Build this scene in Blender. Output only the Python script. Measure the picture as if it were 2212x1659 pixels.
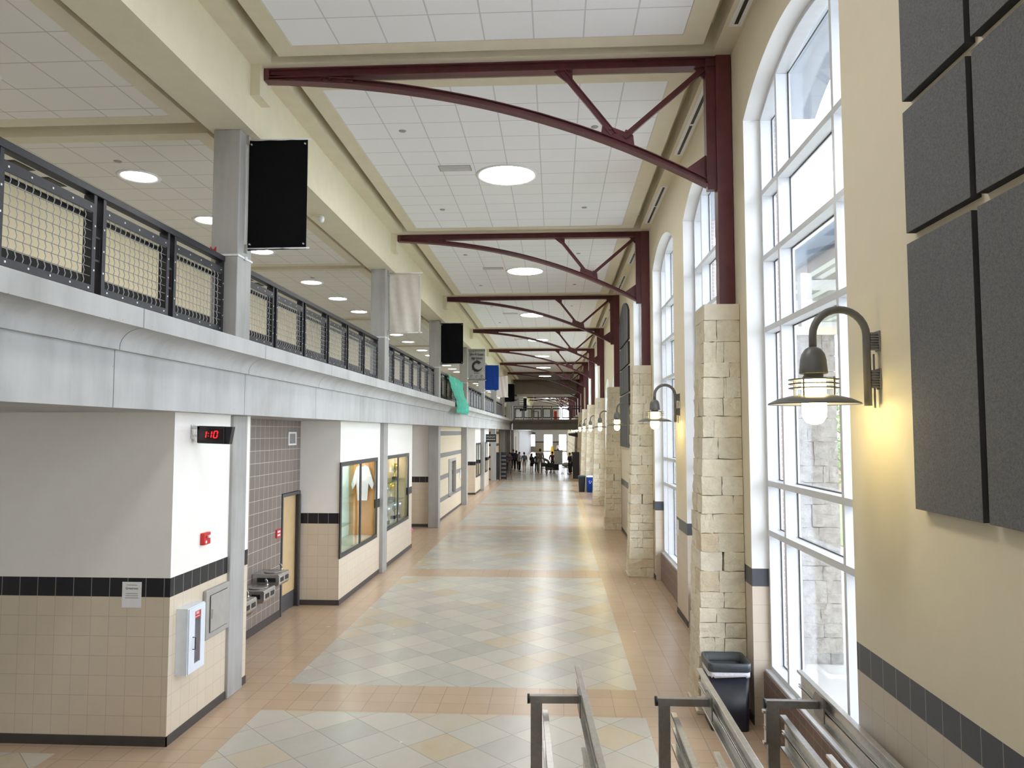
import bpy, bmesh, math, random
from mathutils import Vector, Matrix
random.seed(7)
sc = bpy.context.scene
for o in list(bpy.data.objects): bpy.data.objects.remove(o)
COL = sc.collection
PI = math.pi

# ---------------------------------------------------------------- camera
F_PX, YAW, PITCH, CAM_H = 1631.06, 0.0574834864, 0.0638756539, 3.35
cam_d = bpy.data.cameras.new('camera'); cam = bpy.data.objects.new('camera', cam_d); COL.objects.link(cam)
cam_d.sensor_fit = 'HORIZONTAL'; cam_d.sensor_width = 36.0; cam_d.lens = F_PX / 2212 * 36.0
cam_d.clip_start = 0.05; cam_d.clip_end = 600
cam.location = (0, 0, CAM_H); cam.rotation_euler = (PI / 2 + PITCH, 0, YAW)
sc.camera = cam

# ---------------------------------------------------------------- world, exposure
SKY_STRENGTH = 8.0
LAMP_STRENGTH = 27.0
wd = bpy.data.worlds.new('overcast_sky'); sc.world = wd; wd.use_nodes = True
nt = wd.node_tree; nt.nodes.clear()
wo = nt.nodes.new('ShaderNodeOutputWorld'); bgn = nt.nodes.new('ShaderNodeBackground')
tc = nt.nodes.new('ShaderNodeTexCoord'); sx = nt.nodes.new('ShaderNodeSeparateXYZ'); rp = nt.nodes.new('ShaderNodeValToRGB')
rp.color_ramp.elements[0].position = 0.0; rp.color_ramp.elements[0].color = (0.80, 0.88, 1.0, 1)
rp.color_ramp.elements[1].position = 0.7; rp.color_ramp.elements[1].color = (0.88, 0.94, 1.0, 1)
nt.links.new(tc.outputs['Generated'], sx.inputs[0]); nt.links.new(sx.outputs['Z'], rp.inputs[0])
nt.links.new(rp.outputs[0], bgn.inputs[0]); bgn.inputs[1].default_value = SKY_STRENGTH
nt.links.new(bgn.outputs[0], wo.inputs[0])
sc.view_settings.view_transform = 'Standard'; sc.view_settings.look = 'None'
sc.view_settings.gamma = 1.0; sc.view_settings.use_curve_mapping = False
sc.view_settings.exposure = 0.38
cy = sc.cycles
cy.use_denoising = True; cy.max_bounces = 10; cy.diffuse_bounces = 6; cy.glossy_bounces = 4
cy.transparent_max_bounces = 16; cy.transmission_bounces = 6; cy.sample_clamp_indirect = 6.0
cy.caustics_reflective = False; cy.caustics_refractive = False

# ---------------------------------------------------------------- setting-out constants
P = 8.54                 # bay length
def YK(k): return 9.66 + P * k
XW = 2.27                # inner face of right wall
XL = -4.17               # face of left ground-floor piers
ZC = 8.20                # main ceiling
ZS0, ZS1 = 3.57, 4.455   # balcony slab bottom / top
ZB = 7.42                # ceiling over the balcony
NB = 14                  # bays in the long corridor
ORD = ['nearest', 'second', 'third', 'fourth', 'fifth', 'sixth', 'seventh', 'eighth', 'ninth', 'tenth', 'eleventh', 'twelfth', 'thirteenth', 'fourteenth', 'fifteenth', 'sixteenth']
def nth(i): return 'nearest' if i == 0 else ORD[i] + ' nearest'

def portal(name, x, y, z, wy, hz):
    ld = bpy.data.lights.new(name, 'AREA'); ld.shape = 'RECTANGLE'; ld.size = wy; ld.size_y = hz
    ld.cycles.is_portal = True
    o = bpy.data.objects.new(name, ld); COL.objects.link(o)
    o.location = (x, y, z); o.rotation_euler = Matrix(((0, 0, 1), (1, 0, 0), (0, 1, 0))).to_euler()
    return o

# ---------------------------------------------------------------- material helpers
class NT:
    def __init__(s, name):
        s.m = bpy.data.materials.new(name); s.m.use_nodes = True; s.t = s.m.node_tree; s.t.nodes.clear()
        s.out = s.n('ShaderNodeOutputMaterial'); s._pos = None
    def n(s, ty, **kw):
        nd = s.t.nodes.new(ty)
        for k, v in kw.items(): setattr(nd, k, v)
        return nd
    def l(s, a, b): s.t.links.new(a, b)
    def put(s, inp, v):
        if hasattr(v, 'is_linked') or hasattr(v, 'links'): s.l(v, inp)
        elif isinstance(v, (tuple, list)) and len(v) == 3 and inp.type == 'RGBA': inp.default_value = (*v, 1)
        else: inp.default_value = v
    def math(s, op, a, b=0.0, c=None):
        nd = s.n('ShaderNodeMath', operation=op); s.put(nd.inputs[0], a); s.put(nd.inputs[1], b)
        if c is not None: s.put(nd.inputs[2], c)
        return nd.outputs[0]
    def pos(s):
        if s._pos is None:
            g = s.n('ShaderNodeNewGeometry'); x = s.n('ShaderNodeSeparateXYZ'); s.l(g.outputs['Position'], x.inputs[0])
            nx = s.n('ShaderNodeSeparateXYZ'); s.l(g.outputs['True Normal'], nx.inputs[0])
            s._pos = (x.outputs[0], x.outputs[1], x.outputs[2], g.outputs['Position'], nx.outputs[0], nx.outputs[1], nx.outputs[2])
        return s._pos
    def mix(s, f, a, b, mode='MIX'):
        nd = s.n('ShaderNodeMix', data_type='RGBA', blend_type=mode)
        s.put(nd.inputs['Factor'], f); s.put(nd.inputs[6], a); s.put(nd.inputs[7], b); return nd.outputs[2]
    def noise(s, scale, detail=3, rough=.55, vec=None, stretch=None):
        nd = s.n('ShaderNodeTexNoise'); nd.inputs['Scale'].default_value = scale; nd.inputs['Detail'].default_value = detail
        nd.inputs['Roughness'].default_value = rough
        v = vec if vec is not None else s.pos()[3]
        if stretch:
            mp = s.n('ShaderNodeMapping'); mp.inputs['Scale'].default_value = stretch; s.l(v, mp.inputs[0]); v = mp.outputs[0]
        s.l(v, nd.inputs['Vector']); return nd.outputs['Fac']
    def ramp(s, f, stops):
        nd = s.n('ShaderNodeValToRGB'); e = nd.color_ramp.elements
        while len(e) < len(stops): e.new(0.5)
        for i, (p, c) in enumerate(stops): e[i].position = p; e[i].color = (*c, 1)
        s.put(nd.inputs[0], f); return nd.outputs[0]
    def line(s, c, period, off, w):
        f = s.math('FRACT', s.math('DIVIDE', s.math('SUBTRACT', c, off - w / 2), period))
        return s.math('LESS_THAN', f, w / period)
    def cell(s, c, period, off): return s.math('FLOOR', s.math('DIVIDE', s.math('SUBTRACT', c, off), period))
    def rnd(s, *cs):
        nd = s.n('ShaderNodeTexWhiteNoise', noise_dimensions='3D'); cb = s.n('ShaderNodeCombineXYZ')
        for i, c in enumerate(cs): s.put(cb.inputs[i], c)
        s.l(cb.outputs[0], nd.inputs['Vector']); return nd.outputs['Value']
    def mx(s, a, b): return s.math('MAXIMUM', a, b)
    def bsdf(s, col, rough=.6, metal=0.0, spec=.5, bump=None, bstr=.2, bdist=.01, coat=0):
        b = s.n('ShaderNodeBsdfPrincipled'); s.put(b.inputs['Base Color'], col); s.put(b.inputs['Roughness'], rough)
        s.put(b.inputs['Metallic'], metal); s.put(b.inputs['Specular IOR Level'], spec)
        if coat: b.inputs['Coat Weight'].default_value = coat
        if bump is not None:
            bp = s.n('ShaderNodeBump'); bp.inputs['Strength'].default_value = bstr; bp.inputs['Distance'].default_value = bdist
            s.l(bump, bp.inputs['Height']); s.l(bp.outputs[0], b.inputs['Normal'])
        s.l(b.outputs[0], s.out.inputs[0]); return b

def simple(name, col, rough=.55, metal=0.0, var=.06, scale=9.0, spec=.5, bstr=0.0):
    t = NT(name); oc = t.n('ShaderNodeTexCoord')
    nz = t.noise(scale, 3, .55, oc.outputs['Object'])
    c0 = tuple(max(0, v * (1 - var)) for v in col); c1 = tuple(min(1, v * (1 + var)) for v in col)
    t.bsdf(t.ramp(nz, [(.3, c0), (.7, c1)]), rough, metal, spec, nz if bstr else None, bstr)
    return t.m
def emit(name, col, strength):
    t = NT(name); e = t.n('ShaderNodeEmission'); e.inputs[0].default_value = (*col, 1); e.inputs[1].default_value = strength
    t.l(e.outputs[0], t.out.inputs[0]); return t.m
def glass(name, tint=(.985, .985, .99), refl=.05):
    t = NT(name); tr = t.n('ShaderNodeBsdfTransparent'); tr.inputs[0].default_value = (*tint, 1)
    gl = t.n('ShaderNodeBsdfGlossy'); gl.inputs['Roughness'].default_value = .02
    lw = t.n('ShaderNodeLayerWeight'); lw.inputs[0].default_value = .18
    f = t.math('ADD', t.math('MULTIPLY', lw.outputs['Fresnel'], .5 if refl > .03 else .22), refl)
    mx = t.n('ShaderNodeMixShader'); t.l(f, mx.inputs[0]); t.l(tr.outputs[0], mx.inputs[1]); t.l(gl.outputs[0], mx.inputs[2])
    t.l(mx.outputs[0], t.out.inputs[0]); return t.m

M = {}
def hcoord(t):   # horizontal coordinate running along a wall, whichever way it faces
    x, y, z, p, nx, ny, nz = t.pos()
    return t.math('ADD', t.math('MULTIPLY', y, t.math('GREATER_THAN', t.math('ABSOLUTE', nx), .5)),
                  t.math('MULTIPLY', x, t.math('LESS_THAN', t.math('ABSOLUTE', nx), .5)))
def wainscot(name, paint, band, tile, grout, tvar=.10, jamb=None):
    t = NT(name); x, y, z, p, *_ = t.pos(); u = hcoord(t)
    nz = t.noise(6.0, 4); fine = t.noise(40, 2)
    ln = t.mx(t.line(u, .2032, .03, .006), t.line(z, .2096, .10, .006))
    r = t.rnd(t.cell(u, .2032, .03), t.cell(z, .2096, .10), 0.0)
    tl = t.mix(t.math('MULTIPLY', nz, .5), tuple(v * (1 - tvar) for v in tile), tuple(min(1, v * (1 + tvar)) for v in tile))
    tl = t.mix(t.math('MULTIPLY', r, .35), tl, tuple(v * .86 for v in tile))
    tl = t.mix(ln, tl, grout)
    lb = t.line(u, .2032, .03, .007)
    bd = t.mix(lb, band, (.30, .29, .28))
    pt = t.mix(nz, tuple(v * .97 for v in paint), tuple(min(1, v * 1.03) for v in paint))
    if jamb: pt = t.mix(t.math('MAXIMUM', t.math('GREATER_THAN', t.math('ABSOLUTE', t.pos()[5]), .5), t.math('LESS_THAN', t.pos()[6], -.3)), pt, jamb)
    c = t.mix(t.math('GREATER_THAN', z, 1.569), tl, bd)
    c = t.mix(t.math('GREATER_THAN', z, 1.772), c, pt)
    ro = t.math('SUBTRACT', .72, t.math('MULTIPLY', t.math('LESS_THAN', z, 1.772), .35))
    t.bsdf(c, ro, 0, .35, fine, .05)
    return t.m
M['wall_left'] = wainscot('painted_wall_over_beige_tile', (.85, .835, .80), (.016, .016, .02), (.69, .60, .475), (.50, .42, .33))
M['wall_right'] = wainscot('cream_wall_over_beige_tile', (.76, .69, .535), (.075, .08, .095), (.66, .57, .47), (.50, .43, .35), .10, (.83, .83, .83))

def tiles(name, tile, grout, pu, pv, w=.006, ou=0, ov=0, var=.12, rough=.4):
    t = NT(name); x, y, z, *_ = t.pos(); u = hcoord(t); nz = t.noise(9, 3)
    ln = t.mx(t.line(u, pu, ou, w), t.line(z, pv, ov, w)); r = t.rnd(t.cell(u, pu, ou), t.cell(z, pv, ov), 1.0)
    f = t.math('ADD', t.math('MULTIPLY', nz, .5), t.math('MULTIPLY', r, .5))
    t.bsdf(t.mix(ln, t.mix(f, tuple(v * (1 - var) for v in tile), tuple(v * (1 + var) for v in tile)), grout), rough, 0, .4); return t.m
M['taupe_tile'] = tiles('taupe_wall_tile', (.205, .168, .150), (.56, .51, .44), .2032, .2096, .008, .03, .1)
M['brown_tile'] = tiles('brown_sill_tile', (.20, .135, .115), (.42, .35, .30), .2032, .2096, .006, .03, .1)
M['brick'] = tiles('red_brick', (.30, .17, .15), (.62, .58, .55), .2, .0667, .012)

def cmu():
    t = NT('banded_masonry'); x, y, z, *_ = t.pos(); u = hcoord(t); nz = t.noise(10, 4)
    ln = t.mx(t.line(u, .405, .1, .008), t.line(z, .2025, .07, .008))
    base = t.mix(nz, (.55, .47, .34), (.64, .565, .43)); base = t.mix(t.math('MULTIPLY', ln, .5), base, (.45, .38, .30))
    zz = t.math('FRACT', t.math('DIVIDE', t.math('SUBTRACT', z, .67), .85))
    m = t.math('MULTIPLY', t.math('LESS_THAN', zz, .18 / .85), t.math('GREATER_THAN', z, .5))
    return t, base, m, ln, nz
t, base, m, ln, nz = cmu(); t.bsdf(t.mix(m, base, t.mix(nz, (.19, .185, .18), (.24, .235, .23))), .75, 0, .25); M['cmu'] = t.m
t, base, m, ln, nz = cmu(); t.m.name = 'black_banded_masonry'
t.bsdf(t.mix(m, t.mix(nz, (.60, .45, .32), (.70, .54, .40)), t.mix(ln, (.014, .014, .016), (.3, .3, .3))), .6, 0, .3); M['cmu_black'] = t.m

def concrete():
    t = NT('pale_concrete'); x, y, z, p, *_ = t.pos()
    a = t.noise(.9, 5, .6); b = t.noise(4.0, 5, .6, None, (1, 1, .15)); c = t.noise(55, 2)
    f = t.math('ADD', t.math('MULTIPLY', a, .55), t.math('MULTIPLY', b, .45))
    col = t.ramp(f, [(.30, (.35, .35, .345)), (.5, (.455, .458, .46)), (.72, (.53, .54, .55))])
    vo = t.n('ShaderNodeTexVoronoi'); vo.inputs['Scale'].default_value = 5.5; t.l(p, vo.inputs['Vector'])
    col = t.mix(t.math('LESS_THAN', vo.outputs['Distance'], .035), col, (.27, .27, .26))
    t.bsdf(col, .68, 0, .3, c, .08); return t, col
t, col = concrete(); M['concrete'] = t.m
t, col = concrete(); t.m.name = 'streaked_column_concrete'
bs = [n for n in t.t.nodes if n.type == 'BSDF_PRINCIPLED'][0]
for l in list(bs.inputs['Base Color'].links): t.t.links.remove(l)
t.l(t.mix(1.0, col, t.mix(t.noise(7, 4, .6, None, (1, 1, .08)), (.70, .68, .64), (.95, .94, .92)), 'MULTIPLY'), bs.inputs['Base Color']); M['concrete_col'] = t.m
t, col = concrete(); t.m.name = 'jointed_concrete'
x, y, z, *_ = t.pos(); j = t.line(y, P / 3, 6.5, .012)
bs = [n for n in t.t.nodes if n.type == 'BSDF_PRINCIPLED'][0]
for l in list(bs.inputs['Base Color'].links): t.t.links.remove(l)
t.l(t.mix(j, col, (.12, .12, .12)), bs.inputs['Base Color']); M['concrete_joint'] = t.m

def floor_mat():
    t = NT('corridor_floor_tile'); x, y, z, p, *_ = t.pos()
    inx = t.math('MULTIPLY', t.math('GREATER_THAN', x, -3.571), t.math('LESS_THAN', x, 1.046))
    yy = t.math('MULTIPLY', t.math('FRACT', t.math('DIVIDE', t.math('SUBTRACT', y, 9.17), P)), P)
    ins = t.math('MULTIPLY', inx, t.math('GREATER_THAN', yy, .965))
    # tan border
    ln = t.mx(t.line(x, .305, -3.571, .006), t.line(y, .305, 10.135, .005))
    rr = t.rnd(t.cell(x, .305, -3.571), t.cell(y, .305, 10.135), 2.0); nz = t.noise(3.0, 4)
    f = t.math('ADD', t.math('MULTIPLY', rr, .4), t.math('MULTIPLY', nz, .6))
    tan = t.mix(ln, t.mix(f, (.49, .35, .235), (.56, .415, .295)), (.30, .225, .17))
    # diagonal stone
    s2 = .70710678
    a = t.math('MULTIPLY', t.math('ADD', x, y), s2); b = t.math('MULTIPLY', t.math('SUBTRACT', y, x), s2)
    T = .521; oa = (-3.07 + 8.965) * s2; ob = (8.965 + 3.07) * s2
    l2 = t.mx(t.line(a, T, oa, .007), t.line(b, T, ob, .007))
    r2 = t.rnd(t.cell(a, T, oa), t.cell(b, T, ob), 5.0)
    st = t.ramp(r2, [(0, (.46, .46, .45)), (.35, (.55, .54, .515)), (.62, (.61, .59, .54)), (.80, (.49, .48, .485)), (.88, (.58, .51, .40)), (1, (.55, .46, .33))])
    n1 = t.noise(2.2, 6, .65, None, (1.6, .8, 1)); n2 = t.noise(9, 4)
    st = t.mix(t.math('MULTIPLY', t.math('SUBTRACT', n1, .32), .9), st, (.64, .64, .63), 'MIX')
    st = t.mix(t.math('MULTIPLY', n2, .25), st, (.42, .42, .40))
    st = t.mix(1.0, st, (1.0, .955, .865), 'MULTIPLY'); st = t.mix(l2, st, (.30, .29, .27))
    ins = t.mx(ins, t.math('MULTIPLY', t.math('LESS_THAN', x, -5.23), t.math('LESS_THAN', y, 7.83)))
    c = t.mix(ins, tan, st)
    ro = t.math('ADD', .17, t.math('MULTIPLY', t.noise(5, 3), .14))
    t.bsdf(c, ro, 0, .5, t.noise(14, 3), .02, .004); return t.m
M['floor'] = floor_mat()

def ceil_mat(name, col, oy, ox, grid):
    t = NT(name); x, y, z, p, *_ = t.pos()
    yy = t.math('SUBTRACT', y, oy); ln = t.mx(t.line(x, .61, ox, .018), t.line(t.math('MULTIPLY', t.math('FRACT', t.math('DIVIDE', yy, P)), P), .61, 0.0, .018))
    n = t.noise(120, 2); f = t.mix(n, tuple(v * .94 for v in col), tuple(min(1, v * 1.04) for v in col))
    t.bsdf(t.mix(ln, f, grid), .85, 0, .15); return t.m
M['ceil_main'] = ceil_mat('white_ceiling_tile', (.87, .88, .92), 10.27, -3.30, (.62, .625, .66))
M['ceil_balc'] = ceil_mat('cream_ceiling_tile', (.81, .785, .75), 10.22, -5.17, (.57, .55, .52))

M['cream'] = simple('cream_plaster', (.71, .66, .51), .75, 0, .03, 4)
M['soffit'] = simple('cream_soffit_paint', (.70, .64, .50), .75, 0, .03, 4)
M['shadow_gap'] = simple('dark_ceiling_void', (.10, .085, .06), .9, 0, .05)
M['steel'] = simple('maroon_steel_paint', (.115, .030, .036), .40, 0, .15, 6)
M['black'] = simple('black_metal', (.013, .013, .019), .40, 0, .15, 12)
M['bolt'] = simple('bright_bolt', (.8, .8, .82), .3, .6, .05)
M['wire'] = simple('galvanised_wire', (.30, .30, .31), .45, .3, .1, 20)
M['alum'] = simple('white_window_frame', (.66, .68, .71), .35, 0, .03)
M['jamb'] = simple('white_jamb_plaster', (.80, .79, .75), .7, 0, .02)
M['felt'] = None
t = NT('grey_acoustic_felt'); n = t.noise(260, 2, .7); n2 = t.noise(70, 2)
t.bsdf(t.ramp(t.math('ADD', t.math('MULTIPLY', n, .7), t.math('MULTIPLY', n2, .3)), [(.35, (.105, .108, .116)), (.65, (.215, .218, .23))]), .95, 0, .1, n, .3, .004); M['felt'] = t.m
M['felt_edge'] = simple('dark_felt_edge', (.045, .045, .05), .95, 0, .1)
t = NT('limestone'); ca = t.n('ShaderNodeVertexColor'); ca.layer_name = 'stone'; oc = t.n('ShaderNodeTexCoord')
n = t.noise(13, 6, .65, oc.outputs['Object']); n2 = t.noise(45, 3, .6, oc.outputs['Object']); n3 = t.noise(2.5, 3, .6, oc.outputs['Object'])
f = t.math('ADD', t.math('MULTIPLY', n, .6), t.math('MULTIPLY', n3, .4))
c = t.mix(1.0, ca.outputs[0], t.ramp(f, [(.3, (.84, .81, .76)), (.6, (1, 1, 1))]), 'MULTIPLY')
t.bsdf(c, .85, 0, .2, t.math('ADD', n, t.math('MULTIPLY', n2, .4)), .55, .03); M['stone'] = t.m
M['stone_smooth'] = simple('smooth_limestone', (.70, .63, .50), .8, 0, .08, 5)
M['grey_metal'] = simple('grey_painted_metal', (.23, .23, .25), .4, .2, .1)
M['dark_frame'] = simple('dark_bronze_frame', (.03, .03, .032), .4, .1, .1)
M['rail_metal'] = simple('brushed_stainless', (.62, .61, .59), .28, .9, .10, 25)
M['rail_post'] = simple('dark_stainless_post', (.33, .315, .305), .38, .8, .10, 25)
M['rubber'] = simple('black_plastic_cap', (.012, .012, .014), .45, 0, .1)
M['stainless'] = simple('stainless_steel', (.55, .54, .53), .25, .9, .1, 20)
M['bin_black'] = simple('navy_black_plastic', (.012, .013, .024), .38, 0, .15)
M['bin_rim'] = simple('slate_plastic_rim', (.055, .065, .075), .4, 0, .1)
M['bag'] = simple('white_bin_liner', (.78, .79, .88), .35, 0, .1, 30, .5, .4)
M['red'] = simple('red_plastic', (.55, .02, .02), .4, 0, .08)
M['white'] = simple('white_paint', (.80, .81, .83), .45, 0, .03)
M['white_cab'] = simple('white_enamel', (.72, .78, .86), .35, 0, .03)
M['panel_grey'] = simple('putty_grey_enamel', (.36, .345, .32), .45, 0, .07)
M['door_wood'] = simple('pale_birch_door', (.62, .46, .25), .45, 0, .06, 5)
M['hm_frame'] = simple('dark_grey_door_frame', (.085, .083, .088), .45, 0, .06)
M['baseboard'] = simple('dark_rubber_base', (.055, .047, .045), .5, 0, .1)
M['light_disc'] = emit('lit_ceiling_lens', (1.0, .985, .96), LAMP_STRENGTH)
M['light_disc_small'] = emit('lit_downlight_lens', (1.0, .95, .86), LAMP_STRENGTH * .8)
M['globe'] = emit('lit_globe', (1.0, .80, .34), 26.0)
M['lamp_grey'] = simple('grey_lamp_casting', (.16, .16, .165), .45, .2, .08)
M['cloth_black'] = simple('black_banner_cloth', (.006, .006, .007), .9, 0, .2, 60, .1)
M['cloth_cream'] = simple('cream_banner_cloth', (.66, .63, .57), .9, 0, .05, 10, .2)
M['cloth_pink'] = simple('pale_pink_banner_cloth', (.72, .66, .64), .9, 0, .05, 10, .2)
M['cloth_blue'] = simple('royal_blue_banner_cloth', (.010, .045, .26), .85, 0, .12, 8, .2)
M['cloth_grey'] = simple('silver_grey_banner_cloth', (.42, .42, .44), .9, 0, .05, 10, .2)
M['cloth_dark'] = simple('charcoal_print', (.035, .035, .04), .8, 0, .1)
M['grey_strip'] = simple('grey_banner_hem', (.22, .22, .23), .8, 0, .1)
t = NT('green_paper'); x, y, z, p, *_ = t.pos(); n = t.noise(3.2, 6, .7)
t.bsdf(t.mix(t.math('GREATER_THAN', n, .62), t.mix(t.noise(1.2, 3), (.05, .36, .27), (.10, .47, .36)), (.35, .62, .52)), .8, 0, .2); M['green'] = t.m
M['window_glass'] = glass('clear_window_glass')
M['case_glass'] = glass('display_case_glass', (.95, .97, .96), .012)
M['grass'] = simple('lawn', (.17, .25, .10), .9, 0, .3, 2)
M['leaf'] = simple('spring_leaves', (.22, .36, .10), .8, 0, .3, 6)
M['bark'] = simple('grey_bark', (.12, .09, .07), .9, 0, .2, 12)
M['pave'] = simple('pale_paving', (.55, .55, .53), .8, 0, .06, 3)
M['canopy'] = simple('white_steel_canopy', (.72, .74, .74), .5, 0, .04)
M['canopy_roof'] = simple('blue_grey_metal_fascia', (.22, .32, .42), .5, 0, .06)
M['bridge'] = simple('shade_darkened_concrete', (.17, .155, .135), .7, 0, .1, 2)  # concrete darkened in its colour to hold the shade around the bridge
M['lintel'] = simple('blue_grey_lintel_metal', (.40, .45, .50), .6, 0, .04)
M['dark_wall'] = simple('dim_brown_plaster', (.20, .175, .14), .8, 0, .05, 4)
M['ribbed'] = None
t = NT('grey_ribbed_partition'); x, y, z, *_ = t.pos()
t.bsdf(t.mix(t.line(y, 2.4, .3, .35), (.21, .20, .19), (.42, .41, .40)), .5, .2, .4); M['ribbed'] = t.m

# ---------------------------------------------------------------- mesh helpers
class MB:
    def __init__(s): s.bm = bmesh.new()
    def box(s, x0, x1, y0, y1, z0, z1):
        v = [s.bm.verts.new((x, y, z)) for z in (z0, z1) for y in (y0, y1) for x in (x0, x1)]
        for f in ((0, 2, 3, 1), (4, 5, 7, 6), (0, 1, 5, 4), (2, 6, 7, 3), (0, 4, 6, 2), (1, 3, 7, 5)): s.bm.faces.new([v[i] for i in f])
        return v
    def obox(s, p0, p1, w, h, up=(0, 0, 1)):      # bar between two points, w sideways, h along up
        p0 = Vector(p0); p1 = Vector(p1); d = (p1 - p0).normalized(); u = Vector(up); sd = d.cross(u).normalized(); u = sd.cross(d)
        v = [s.bm.verts.new(p + sd * (a * w / 2) + u * (b * h / 2)) for p in (p0, p1) for a, b in ((-1, -1), (1, -1), (1, 1), (-1, 1))]
        for f in ((0, 1, 2, 3), (7, 6, 5, 4), (0, 4, 5, 1), (1, 5, 6, 2), (2, 6, 7, 3), (3, 7, 4, 0)): s.bm.faces.new([v[i] for i in f])
    def prism(s, poly, axis, a0, a1):
        def mk(p, a):
            return {'x': (a, p[0], p[1]), 'y': (p[0], a, p[1]), 'z': (p[0], p[1], a)}[axis]
        A = [s.bm.verts.new(mk(p, a0)) for p in poly]; B = [s.bm.verts.new(mk(p, a1)) for p in poly]
        n = len(poly)
        s.bm.faces.new(A); s.bm.faces.new(B[::-1])
        for i in range(n): s.bm.faces.new((A[i], B[i], B[(i + 1) % n], A[(i + 1) % n]))
    def tube(s, pts, r, n=10, cap=True):
        pts = [Vector(p) for p in pts]; rs = r if isinstance(r, (list, tuple)) else [r] * len(pts); rings = []
        a = None
        for i, p in enumerate(pts):
            d = ((pts[min(i + 1, len(pts) - 1)] - pts[max(i - 1, 0)])).normalized()
            if a is None: a = d.cross(Vector((0, 0, 1)) if abs(d.z) < .9 else Vector((1, 0, 0))).normalized()
            a = (a - d * a.dot(d)).normalized(); b = d.cross(a).normalized()
            rings.append([s.bm.verts.new(p + (a * math.cos(2 * PI * k / n) + b * math.sin(2 * PI * k / n)) * rs[i]) for k in range(n)])
        for i in range(len(rings) - 1):
            for k in range(n): s.bm.faces.new((rings[i][k], rings[i][(k + 1) % n], rings[i + 1][(k + 1) % n], rings[i + 1][k]))
        if cap: s.bm.faces.new(rings[0][::-1]); s.bm.faces.new(rings[-1])
    def lathe(s, prof, c=(0, 0, 0), n=24, sx=1, sy=1):
        rings = []
        for r, z in prof:
            if r < 1e-5: rings.append([s.bm.verts.new((c[0], c[1], c[2] + z))])
            else: rings.append([s.bm.verts.new((c[0] + sx * r * math.cos(2 * PI * k / n), c[1] + sy * r * math.sin(2 * PI * k / n), c[2] + z)) for k in range(n)])
        for A, B in zip(rings, rings[1:]):
            for k in range(n):
                q = [A[k % len(A)], A[(k + 1) % len(A)], B[(k + 1) % len(B)], B[k % len(B)]]
                u = []
                for w in q:
                    if w not in u: u.append(w)
                if len(u) > 2: s.bm.faces.new(u)
    def ball(s, c, r, sx=1, sy=1, sz=1, n=12):
        m = Matrix.Translation(c) @ Matrix.Diagonal((sx, sy, sz, 1))
        bmesh.ops.create_uvsphere(s.bm, u_segments=n, v_segments=max(6, n // 2 + 2), radius=r, matrix=m)
    def poly(s, pts): s.bm.faces.new([s.bm.verts.new(p) for p in pts])
    def grid(s, fn, nu, nv, t=None):
        V = [[s.bm.verts.new(fn(u / nu, v / nv)) for v in range(nv + 1)] for u in range(nu + 1)]
        for i in range(nu):
            for j in range(nv): s.bm.faces.new((V[i][j], V[i + 1][j], V[i + 1][j + 1], V[i][j + 1]))
    def build(s, name, mat, parent=None, smooth=False, bevel=0, solid=0, loc=None):
        bmesh.ops.recalc_face_normals(s.bm, faces=s.bm.faces)
        me = bpy.data.meshes.new(name); s.bm.to_mesh(me); s.bm.free()
        me.materials.append(M[mat] if isinstance(mat, str) else mat)
        if smooth: me.polygons.foreach_set('use_smooth', [True] * len(me.polygons))
        o = bpy.data.objects.new(name, me); COL.objects.link(o)
        if parent: o.parent = parent
        if loc: o.location = loc
        if bevel:
            b = o.modifiers.new('bevel', 'BEVEL'); b.width = bevel; b.segments = 2; b.limit_method = 'ANGLE'
        if solid:
            b = o.modifiers.new('solid', 'SOLIDIFY'); b.thickness = solid; b.offset = 0
        return o
def bx(name, mat, b, parent=None, **k): m = MB(); m.box(*b); return m.build(name, mat, parent, **k)
def thing(name, label, cat, loc=(0, 0, 0), rz=0, group=None):
    o = bpy.data.objects.new(name, None); COL.objects.link(o); o.location = loc; o.rotation_euler = (0, 0, rz); o.empty_display_size = .1
    return tag(o, label, cat, group)
def tag(o, label, cat, group=None):
    o['label'] = label; o['category'] = cat
    if group: o['group'] = group
    return o
def struct(o, label=None, cat=None):
    o['kind'] = 'structure'
    if label: o['label'] = label
    if cat: o['category'] = cat
    return o
def dup(o, loc=None, rz=None, label=None, parent=None):
    c = o.copy(); COL.objects.link(c)
    if parent is not None: c.parent = parent
    if loc is not None: c.location = loc
    if rz is not None: c.rotation_euler = (0, 0, rz)
    if label: c['label'] = label
    for ch in list(o.children): dup(ch, parent=c)
    return c
def arc_pts(y0, y1, zs, rise, n=14):
    h = (y1 - y0) / 2; yc = (y0 + y1) / 2; R = (h * h + rise * rise) / (2 * rise)
    out = []
    for i in range(n + 1):
        y = y0 + (y1 - y0) * i / n; out.append((y, zs + math.sqrt(max(0, R * R - (y - yc) ** 2)) - (R - rise)))
    return out
def text_mesh(body, size, name, mat, parent, loc, rot=(PI / 2, 0, 0), ext=.002, sx=1, align='CENTER'):
    cu = bpy.data.curves.new(name, 'FONT'); cu.body = body; cu.size = size; cu.extrude = ext; cu.align_x = align; cu.align_y = 'CENTER'
    cu.offset = size * .012
    o = bpy.data.objects.new(name, cu); COL.objects.link(o)
    dg = bpy.context.evaluated_depsgraph_get(); me = bpy.data.meshes.new_from_object(o.evaluated_get(dg))
    bpy.data.objects.remove(o); me.materials.clear(); me.materials.append(M[mat])
    o = bpy.data.objects.new(name, me); COL.objects.link(o); o.parent = parent; o.location = loc; o.rotation_euler = rot; o.scale = (sx, 1, 1)
    return o

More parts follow.
